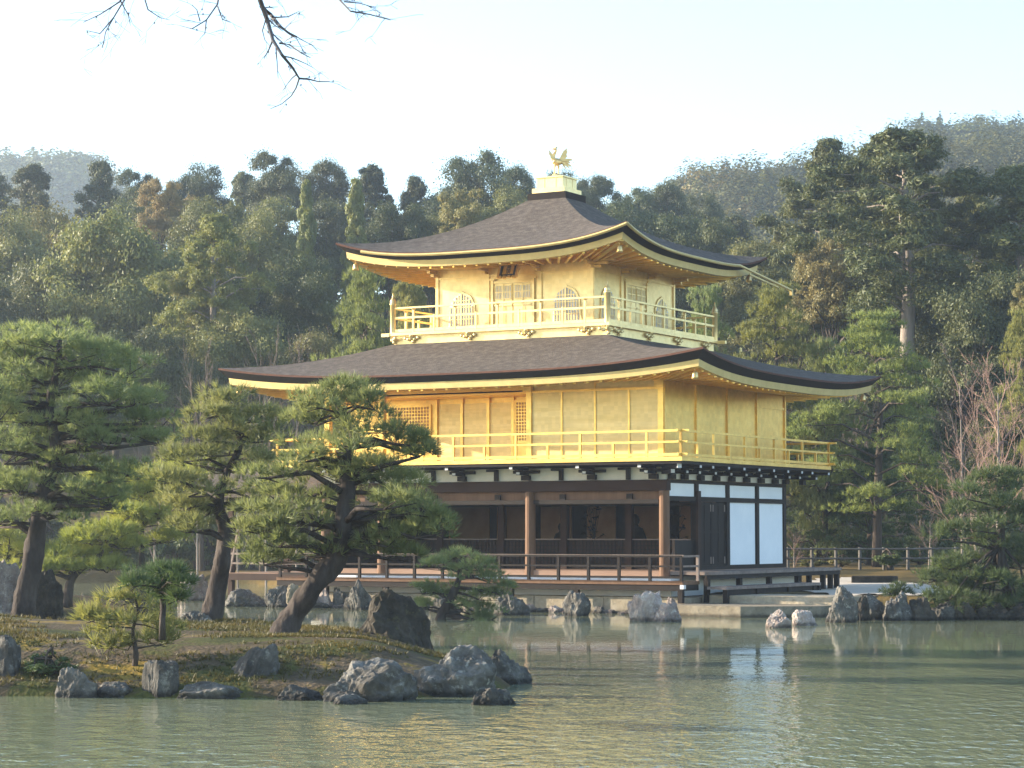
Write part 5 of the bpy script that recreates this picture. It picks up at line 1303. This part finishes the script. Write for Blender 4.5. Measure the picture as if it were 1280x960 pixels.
# ------------------------------------------------------------------ the wood behind the pond, tree by tree
GS = 'trees along the skyline'; GM = 'trees on the slope behind the pond'
for a in [
 # skyline, left to right
 ('irregular', -10, 205, 70, 165, 'cedar_blue', 'dark cypress on the skyline at the very left picture edge', GS),
 ('irregular', 42, 196, 66, 160, 'cedar_blue', 'broad dark cypress rising in front of the blue far hill', GS),
 ('irregular', 126, 192, 58, 160, 'cedar_blue', 'spiky dark cypress standing free on the skyline right of the blue far hill', GS),
 ('broad', 178, 201, 60, 165, 'cedar_blue', 'second skyline tree right of the blue far hill, airy topped', GS),
 ('irregular', 214, 222, 50, 168, 'cedar_blue', 'low dark cypress in the skyline dip left of the double-topped pair', GS),
 ('broad', 255, 203, 64, 165, 'cedar_blue', 'rounder one of a close pair of skyline trees left of the tallest', GS),
 ('irregular', 303, 206, 50, 168, 'cedar_blue', 'narrower one of a close pair of skyline trees left of the tallest', GS),
 ('broad', 350, 177, 70, 162, 'cedar_blue', 'tallest dark tree on the skyline left of the upper roof', GS),
 ('broad', 408, 196, 60, 167, 'cedar_blue', 'dark skyline tree just right of the tallest left-hand one', GS),
 ('irregular', 465, 197, 64, 165, 'cedar_blue', 'round-topped dark cypress on the skyline above the left tip of the upper roof', GS),
 ('irregular', 520, 212, 56, 168, 'cedar_blue', 'lower dark cypress left of the big rounded skyline tree', GS),
 ('broad', 582, 173, 92, 160, 'cedar_blue', 'big rounded skyline tree left of the phoenix', GS),
 ('broad', 643, 204, 56, 165, 'cedar_blue', 'dark skyline tree filling the gap between big rounded tree and phoenix', GS),
 ('broad', 700, 212, 60, 168, 'cedar_blue', 'dark tree on the skyline directly behind the phoenix', GS),
 ('broad', 742, 217, 56, 172, 'cedar_blue', 'dark rounded tree just right of the roof pedestal', GS),
 ('broad', 790, 227, 60, 178, 'cedar_blue', 'hazy skyline tree over the right slope of the upper roof', GS),
 ('broad', 832, 224, 58, 182, 'cedar_blue', 'hazy dark rounded tree in the middle of the low skyline right of the roof', GS),
 ('broad', 876, 240, 58, 185, 'cedar_blue', 'hazy tree at the foot of the right hill', GS),
 ('irregular', 920, 262, 58, 180, 'cedar', 'dim tree at the left foot of the right hill', GS),
 ('broad', 345, 238, 90, 150, 'olive', 'olive tree standing between tallest left skyline tree and narrow yellow-green conifer', GM),
 ('broad', 418, 246, 80, 150, 'dark', 'dark tree between the narrow conifer and the neat pyramid conifer', GM),
 ('broad', 165, 246, 90, 150, 'dark', 'dark tree left of the golden-brown tree under the skyline', GM),
 # right-hand giants
 ('cedar', 1036, 161, 105, 128, 'cedar', 'tall dark cedar with a knobbly rounded top, left of the pair of giants', GS),
 ('tallcedar', 1128, 155, 165, 112, 'cedar', 'tallest cedar on the right with a long bare pale trunk', GS),
 ('cedar', 1090, 168, 76, 132, 'cedar', 'cedar top with a gap in it squeezed between the two giants', GS),
 ('cedar', 1216, 228, 100, 118, 'olive', 'olive-toned tall cedar right of the tallest bare-trunked one', GS),
 ('cedar', 1278, 190, 130, 112, 'cedar', 'very dark tall cedar cut by the right picture edge', GS),
 ('irregular', 1180, 262, 84, 126, 'cedar', 'dark cedar filling the gap right of the tallest cedar', GM),
 ('cedar', 985, 272, 80, 140, 'olive', 'olive cedar in front of the right hill, left of the knobbly cedar', GM),
 # middle slope, left half
 ('broad', 60, 258, 140, 138, 'olive', 'wide olive oak under the blue far hill', GM),
 ('broad', 145, 262, 150, 118, 'olive', 'broad umbrella-shaped oak on a dark forked trunk left of the pavilion', GM),
 ('round', 205, 222, 78, 142, 'tan', 'golden-brown rounded tree below the skyline on the left', GM),
 ('broad', 262, 240, 92, 138, 'olive', 'olive tree between the golden-brown tree and the close pair of skyline trees', GM),
 ('broad', 5, 262, 110, 132, 'olive', 'olive oak at the left picture edge under the skyline', GM),
 ('tallcedar', 268, 262, 90, 110, 'yellow', 'tall thin-crowned tree with a long pale bare trunk on the left slope', GM),
 ('pyramid', 384, 228, 62, 132, 'yellow', 'narrow yellow-green conifer left of the upper roof tip', GM),
 ('pyramid', 446, 228, 74, 134, 'yellow', 'neat pyramid-shaped yellow-green conifer above the upper roof tip', GM),
 ('broad', 325, 262, 90, 134, 'olive', 'olive tree under the tallest left skyline tree', GM),
 ('broad', 498, 252, 80, 138, 'dark', 'dark tree right of the neat pyramid conifer', GM),
 ('round', 582, 234, 92, 128, 'tan', 'tan dome-shaped tree peeping over the left slope of the upper roof', GM),
 ('broad', 545, 262, 70, 140, 'olive', 'olive tree left of the tan dome-shaped tree', GM),
 ('broad', 640, 232, 74, 150, 'olive', 'olive tree between the tan dome and the roof pedestal', GM),
 ('broad', 205, 300, 110, 124, 'olive', 'olive tree right of the umbrella-shaped oak', GM),
 ('broad', 322, 322, 110, 116, 'dark', 'dark leafy tree in the middle of the left slope', GM),
 ('broad', 255, 335, 90, 112, 'olive', 'mid-green leafy tree beside the long pale trunk', GM),
 ('broad', 385, 320, 90, 114, 'dark', 'dark leafy tree left of the upper roof tip, below the narrow conifer', GM),
 ('broad', 60, 320, 120, 120, 'dark', 'dark tree in the shade left of the forked oak trunk', GM),
 ('broad', -10, 335, 90, 116, 'dark', 'dim leafy tree at the left edge above the biggest pine', GM),
 ('pine', 455, 336, 130, 92, 'pine_light', 'bright green pine tucked under the left tip of the upper roof', GM),
 ('pine', 515, 345, 90, 99, 'pine_light', 'green pine behind the left end of the upper balcony', GM),
 ('broad', 300, 385, 100, 108, 'olive', 'small-leaved tree above the left tip of the lower roof', GM),
 ('broad', 215, 395, 90, 106, 'dark', 'dim undergrowth tree behind the middle pine', GM),
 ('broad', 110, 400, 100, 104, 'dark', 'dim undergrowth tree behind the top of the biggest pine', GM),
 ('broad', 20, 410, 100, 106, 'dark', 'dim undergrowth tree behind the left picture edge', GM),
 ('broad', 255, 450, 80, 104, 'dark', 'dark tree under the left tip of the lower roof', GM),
 ('broad', 330, 462, 80, 102, 'dark', 'dark tree just behind the left end of the lower roof', GM),
 ('broad', 395, 410, 80, 106, 'olive', 'olive tree behind the left slope of the lower roof', GM),
 # around and behind the pavilion
 ('broad', 770, 255, 90, 150, 'dark', 'dark tree over the right slope of the upper roof', GM),
 ('broad', 830, 262, 90, 148, 'dark', 'dark leafy tree behind the middle of the right upper roof slope', GM),
 ('broad', 890, 262, 90, 146, 'dark', 'dark leafy tree above the right tip of the upper roof', GM),
 ('broad', 945, 292, 90, 138, 'olive', 'pale-stemmed olive tree right of the upper roof tip', GM),
 ('round', 1034, 296, 112, 116, 'tan', 'big dome-shaped tan-green tree in front of the right-hand cedars', GM),
 ('broad', 990, 330, 80, 124, 'olive', 'olive tree left of the big tan-green dome', GM),
 ('pine', 880, 360, 95, 88, 'pine_green', 'pine with green layers right behind the third storey', GM),
 ('pine', 968, 352, 135, 90, 'pine_light', 'bright green pine above the right end of the lower roof', GM),
 ('pine', 1092, 392, 175, 86, 'pine_light', 'large bright green pine right of the lower roof tip', GM),
 ('lowpine', 1030, 425, 110, 89, 'pine_green', 'pine rising behind the right end of the lower roof', GM),
 ('pine', 1278, 385, 90, 91, 'pine_light', 'light green pine at the right picture edge above the dark shore pine', GM),
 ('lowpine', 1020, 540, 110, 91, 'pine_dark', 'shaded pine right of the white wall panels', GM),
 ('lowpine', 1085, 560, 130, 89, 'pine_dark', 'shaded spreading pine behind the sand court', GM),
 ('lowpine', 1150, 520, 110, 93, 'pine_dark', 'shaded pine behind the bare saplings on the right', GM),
 ('broad', 1190, 330, 110, 114, 'dark', 'dark leafy tree below the cedar gap on the right', GM),
 ('broad', 1240, 330, 120, 106, 'dark', 'dark leafy tree behind the tall bare trees', GM),
 ('broad', 1110, 440, 120, 110, 'dark', 'dark undergrowth tree behind the large bright pine', GM),
 ('broad', 1200, 440, 110, 108, 'dark', 'dark undergrowth tree behind the pinkish bare trees', GM),
 ('broad', 1285, 470, 110, 100, 'dark', 'dark undergrowth tree at the right picture edge', GM),
 ('broad', 1150, 560, 100, 104, 'dark', 'low dark tree behind the fence near the bare sapling', GM),
 ('broad', 1230, 560, 110, 100, 'dark', 'low dark tree behind the shore pine', GM),
 ('broad', 1050, 570, 90, 102, 'dark', 'low dark tree behind the fence next to the pavilion', GM),
 ('round', 1282, 352, 40, 100, 'tan', 'small tan round crown at the right picture edge', GM),
 ]: tree(*a)
GB = 'bare trees'
for a in [
 ('bare', 1200, 425, 95, 82, 'twig', 'tall bare tree with thin pale stems right of the large bright pine', GB),
 ('bare', 1245, 435, 110, 80, 'twig_pink', 'tall pinkish bare tree next to the right picture edge', GB),
 ('bare', 1220, 540, 105, 77, 'twig_pink', 'low spreading reddish bare tree above the dark shore pine', GB),
 ('bare', 1160, 636, 50, 84, 'twig', 'bare sapling by the fence behind the sand court', GB),
 ('bare', 992, 652, 40, 78, 'twig_pink', 'reddish bare shrub right beside the white wall panels', GB),
 ('bare', 1062, 425, 60, 100, 'twig', 'leafless brown shrub between the two bright pines on the right', GB),
 ('bare', 335, 412, 60, 99, 'twig', 'leafless grey tree above the left tip of the lower roof', GB),
 ('bare', 372, 405, 50, 100, 'twig', 'leafless grey tree touching the left slope of the lower roof', GB),
 ('bare', 250, 430, 60, 98, 'twig', 'leafless grey tree behind the middle pine top', GB),
 ('bare', 300, 500, 60, 92, 'twig', 'leafless shrub under the left tip of the lower roof', GB),
 ('bare', 195, 500, 70, 98, 'twig', 'leafless grey tree between the biggest pine and the middle pine', GB),
 ]: tree(*a)
GU = 'bushes along the far bank'
for a in [
 ('bush', 1112, 688, 38, 83, 'bush', 'round clipped bush in front of the fence behind the sand court', GU),
 ('bush', 1050, 700, 30, 86, 'tan', 'brownish low bush by the fence close to the pavilion', GU),
 ('bush', 1185, 695, 46, 82, 'bush', 'wider green bush by the fence left of the shore pine', GU),
 ('bush', 1150, 702, 30, 90, 'olive', 'small olive bush under the bare sapling', GU),
 ('bush', 1015, 702, 30, 84, 'olive', 'low olive bush just right of the side deck', GU),
 ('bush', 215, 652, 70, 106, 'dark', 'dark bush on the far bank behind the middle pine trunk', GU),
 ('bush', 140, 642, 80, 107, 'dark', 'dark bush on the far bank behind the pole-trunked pine', GU),
 ('bush', 60, 637, 80, 107, 'dark', 'dark bush on the far bank behind the big pine trunk', GU),
 ('bush', 265, 622, 70, 108, 'olive', 'olive bush on the far bank left of the fishing pavilion', GU),
 ('bush', -10, 632, 80, 107, 'dark', 'dark bush on the far bank at the left picture edge', GU),
 ('bush', 320, 617, 70, 107, 'dark', 'dark bush on the far bank behind the fishing pavilion', GU),
 ]: tree(*a)
p = hit(62, 842, isle_h, 28, 40)
o = tree('bush', 62, 826, 70, p.y, 'bush', 'low leafy shrub on the island shore beside the squat dark block', 'bushes along the far bank', ground=float(p.z) - .1); o['group'] = 'shrubs on the island'
# dim undergrowth under the far trees: nobody could count it
def undergrowth():
    r = np.random.RandomState(77); parts = []
    n = 900; X = r.uniform(-48, 52, n); Y = r.uniform(106, 124, n)
    Z = ground_h(X, Y); keep = (Y > 106)
    for x, y, z in zip(X[keep], Y[keep], Z[keep]):
        rad = r.uniform(.5, 1.3); dd = dirs(90, r, -.1)
        P = np.array([x, y, z + r.uniform(-.1, .8)]) + dd * rad * np.array([1, 1, .9]) * r.uniform(.6, 1, (len(dd), 1))
        parts.append(leaves(P, dd + np.array([0, 0, .3]), .36, .2, r))
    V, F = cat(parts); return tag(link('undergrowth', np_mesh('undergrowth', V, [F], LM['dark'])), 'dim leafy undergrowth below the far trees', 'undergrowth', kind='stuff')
undergrowth()
def island_cover():
    r = np.random.RandomState(31); n = 30000
    X = r.uniform(-14, .3, n); Y = r.uniform(30.6, 47, n); sd = -poly_sd(X, Y, ISLE)
    k = (sd > .25) & (wob(X, Y, 1.4, 21) + .5 * wob(X, Y, 4.0, 22) > .02 + r.uniform(-.18, .18, n))
    X, Y = X[k], Y[k]; Z = isle_h(X, Y)
    P = np.stack([X, Y, Z], 1); A = unit(np.stack([r.normal(size=len(X)) * .35, r.normal(size=len(X)) * .35, np.ones(len(X))], 1))
    V, F = needles(P, A, 5, .075, .009, .55, r)
    tag(link('moss_and_grass', np_mesh('moss_and_grass', V, [F], LM['moss_blades'])), 'short moss and grass tufts on the pine island', 'ground cover', kind='stuff')
island_cover()
# far wooded hillsides: read as one mass each
def hill_wood(name, label, box, n, size, seed, mats, per=150, cond=None, hmin=4.0, hmax=8.0):
    r = np.random.RandomState(seed); X = r.uniform(box[0], box[1], n); Y = r.uniform(box[2], box[3], n); Z = ground_h(X, Y)
    acc = [[] for _ in mats]
    for x, y, z in zip(X, Y, Z):
        if cond and not cond(x, y, z): continue
        hh = r.uniform(hmin, hmax); w = hh * r.uniform(.36, .55); pt = r.uniform(0, 1) < .2
        dd = dirs(per, r, -.5)
        rr_ = r.uniform(.74, 1.0, (len(dd), 1)) * (1 + .25 * np.sin(dd[:, :1] * 5 + x) * np.sin(dd[:, 2:] * 6 + y))
        P = dd * np.array([w, w, hh * .55]) * rr_
        if pt: P[:, :2] *= np.clip(1.15 - (P[:, 2:] / hh + .4), .12, 1)
        P = P + np.array([x, y, z + hh * .5])
        acc[r.choice(len(mats), p=[m[1] for m in mats])].append(leaves(P, dd + np.array([0, 0, .3]), size, size * .6, r, .22))
    Vs, Fs, idx, k = [], [], [], 0
    for i, a in enumerate(acc):
        if not a: continue
        V, F = cat(a); Vs.append(V); Fs.append(F + k); k += len(V); idx.append(np.full(len(F), i))
    me = np_mesh(name, np.concatenate(Vs), [np.concatenate(Fs)])
    for m in mats: me.materials.append(LM[m[0]])
    me.polygons.foreach_set('material_index', np.concatenate(idx).astype(np.int32))
    return tag(link(name, me), label, 'forest', kind='stuff')
mx = [('cedar', .40), ('olive', .34), ('cedar_blue', .15), ('yellow', .08), ('tan', .03)]
hill_wood('slope_wood', 'mixed wood filling the slope behind the single trees', (-62, 62, 140, 235), 700, .5, 5, mx, 320, hmin=7, hmax=11, cond=lambda x, y, z: y > 172 or abs(x) > .23 * y)
hill_wood('right_hill_wood', 'sunlit wooded hill behind the tall cedars on the right', (-5, 105, 235, 345), 1600, .52, 6, mx, 420, hmin=6, hmax=10)
hill_wood('far_right_hill_wood', 'hazier wooded hill at the upper right corner', (50, 125, 350, 450), 1100, .68, 7, mx, 360, hmin=7, hmax=10)
hill_wood('far_left_hill_wood', 'blue hazy wooded hill at the far left', (-190, -60, 490, 615), 1300, 1.2, 8, [('cedar', .6), ('olive', .4)], 240, hmin=8, hmax=12)
# ------------------------------------------------------------------ fence behind the sand court
def fence():
    pts = [at(x, 712, 83.5) for x in (955, 985, 1015, 1045, 1075, 1105, 1135, 1165, 1195, 1225, 1255)]
    for p in pts: p.z = float(ground_h(np.array([p.x]), np.array([p.y]))[0])
    o = empty('rail_fence', pts[0], 0, 'low weathered two-rail wooden fence behind the sand court', 'fence')
    for i, p in enumerate(pts):
        q = p - pts[0]; m = MB(); m.tube([q - Vector((0, 0, .3)), q + Vector((0, 0, .80))], [.06, .055], 8); m.build('fence_post', M['fence_wood'], o)
    for z in (.40, .74):
        m = MB(); m.tube([p - pts[0] + Vector((0, -.07, z)) for p in pts], [.038] * len(pts), 6); m.build('fence_rail', M['fence_wood'], o)
fence()
m = MB(); c = hit(1091, 729, ground_h, 60, 110); m.prism([(-.75, -.25), (.8, -.3), (.7, .3), (-.65, .28)], 'z', -.1, .24)
o = m.build('stone_curb', M['rock_dark'], None, bevel=.03); o.location = c; tag(o, 'flat dark slab of stone lying at the back edge of the sand court', 'stone slab')
# ------------------------------------------------------------------ bare tree on the near bank, boughs hanging into the top of the view
def near_tree():
    r = random.Random(4)
    base = Vector((-4.6, 9.2, -.3))
    base.z = float(ground_h(np.array([base.x]), np.array([base.y]))[0]) - .2
    o = empty('cherry_tree', base, 0, 'bare leafless cherry whose thin dark boughs hang into the top of the view', 'bare tree')
    mb = MB(); D0 = 9.0
    fork = Vector((-4.2, 9.1, 3.4)); hub = Vector((-2.6, 9.0, 5.0)); hub2 = Vector((-1.2, 9.0, 5.1))
    mb.tube([base - base, (fork - base) * .5 + Vector((.1, 0, 0)), fork - base, hub - base, hub2 - base, Vector((0, 9.2, 5.3)) - base], [.2, .16, .13, .08, .05, .02], 10)
    mb.build('trunk', M['trunk'], o, smooth=True)
    tw = MB()
    def poly(px, w0, w1, D=D0, n=6):
        pts = [at(x, y, D + r.uniform(-.1, .1)) - base for x, y in px]
        tw.tube(pts, [(w0 + (w1 - w0) * i / (len(pts) - 1)) for i in range(len(pts))], n, cap=False); return pts
    def twigs(px, w0, n, ln, D=D0, down=.2):
        w0 *= .68; n = max(2, int(n * .9)); pts = poly(px, w0, w0 * .35, D)
        for k in range(n):
            t = (k + .5) / n * (len(pts) - 1); i = min(int(t), len(pts) - 2); p = pts[i].lerp(pts[i + 1], t - i)
            d = (pts[i + 1] - pts[i]).normalized()
            nd = (d * .7 + Vector((r.uniform(-.9, .9), r.uniform(-.4, .4), r.uniform(-.5, .5)))).normalized()
            branch_rec(tw, p, nd, ln * r.uniform(.6, 1.2), w0 * .32, 2, r, down * .3, .5, (1, 2), nmin=.0008)
            if k % 2 == 0:
                b = p + nd * .03; tw.lathe([(0, -.005), (.003, -.0025), (.003, .0025), (0, .005)], b, 5)
    # heavy bough in the middle
    twigs([(318, -60), (325, 0), (334, 25), (341, 50), (352, 68), (366, 85), (374, 98)], .016, 9, .12)
    twigs([(327, 8), (338, 18), (350, 33), (362, 42), (371, 46)], .014, 10, .10)
    twigs([(341, 50), (336, 62), (330, 73)], .006, 2, .05)
    twigs([(350, 54), (362, 56), (376, 66), (388, 72)], .007, 5, .08)
    twigs([(374, 98), (386, 99), (398, 102), (412, 102)], .007, 6, .07)
    twigs([(374, 98), (370, 110), (364, 120), (352, 130), (338, 136)], .005, 5, .06)
    twigs([(333, 22), (328, 38), (331, 50), (337, 57)], .004, 3, .06)
    twigs([(340, 22), (360, 21), (374, 14)], .005, 4, .06)
    # finer sprays
    twigs([(180, -50), (160, -8), (142, 22), (132, 40), (128, 60)], .006, 6, .11)
    twigs([(170, -30), (150, 2), (125, 18), (104, 28)], .006, 7, .10)
    twigs([(142, 22), (125, 42), (108, 38)], .0045, 4, .08)
    twigs([(150, 0), (160, 18), (163, 32)], .004, 3, .08)
    twigs([(172, -30), (185, 12), (200, 22), (212, 25)], .005, 5, .09)
    twigs([(280, -60), (272, 5), (258, 25), (240, 36), (225, 32)], .006, 7, .11)
    twigs([(258, 25), (256, 42), (250, 48)], .004, 3, .06)
    twigs([(272, 8), (278, 24), (288, 28)], .005, 4, .07)
    twigs([(250, 26), (246, 12), (240, 6)], .004, 3, .06)
    twigs([(400, -40), (420, -5), (438, 14), (462, 18), (488, 25)], .008, 9, .10)
    twigs([(430, 2), (450, 4), (470, 10)], .005, 5, .08)
    # boughs above the frame that carry the sprays
    for a, b in (((318, -60), hub2), ((180, -50), hub), ((280, -60), hub2), ((400, -40), Vector((0, 9.2, 5.3))), ((170, -30), hub), ((172, -30), hub)):
        p = at(*a, D0); q = Vector(b); md = (p + q) / 2 + Vector((.1, 0, .12))
        tw.tube([q - base, md - base, p - base], [.035, .022, .012 if a[0] in (318,) else .007], 6, cap=False)
    tw.build('bare_boughs', M['twig_dark'], o)
near_tree()
# ------------------------------------------------------------------ the air
mb = MB(); mb.box(GX0 - 5, GX1 + 5, GY0 - 5, GY1 + 5, -3, 112)
hz, nt, out = new_mat('air')
pv = N(nt, 'ShaderNodeVolumePrincipled'); pv.inputs['Color'].default_value = (.72, .85, 1.0, 1); pv.inputs['Density'].default_value = HAZE; pv.inputs['Anisotropy'].default_value = .5
nt.links.new(pv.outputs[0], out.inputs['Volume'])
tag(mb.build('haze', hz), kind='stuff')
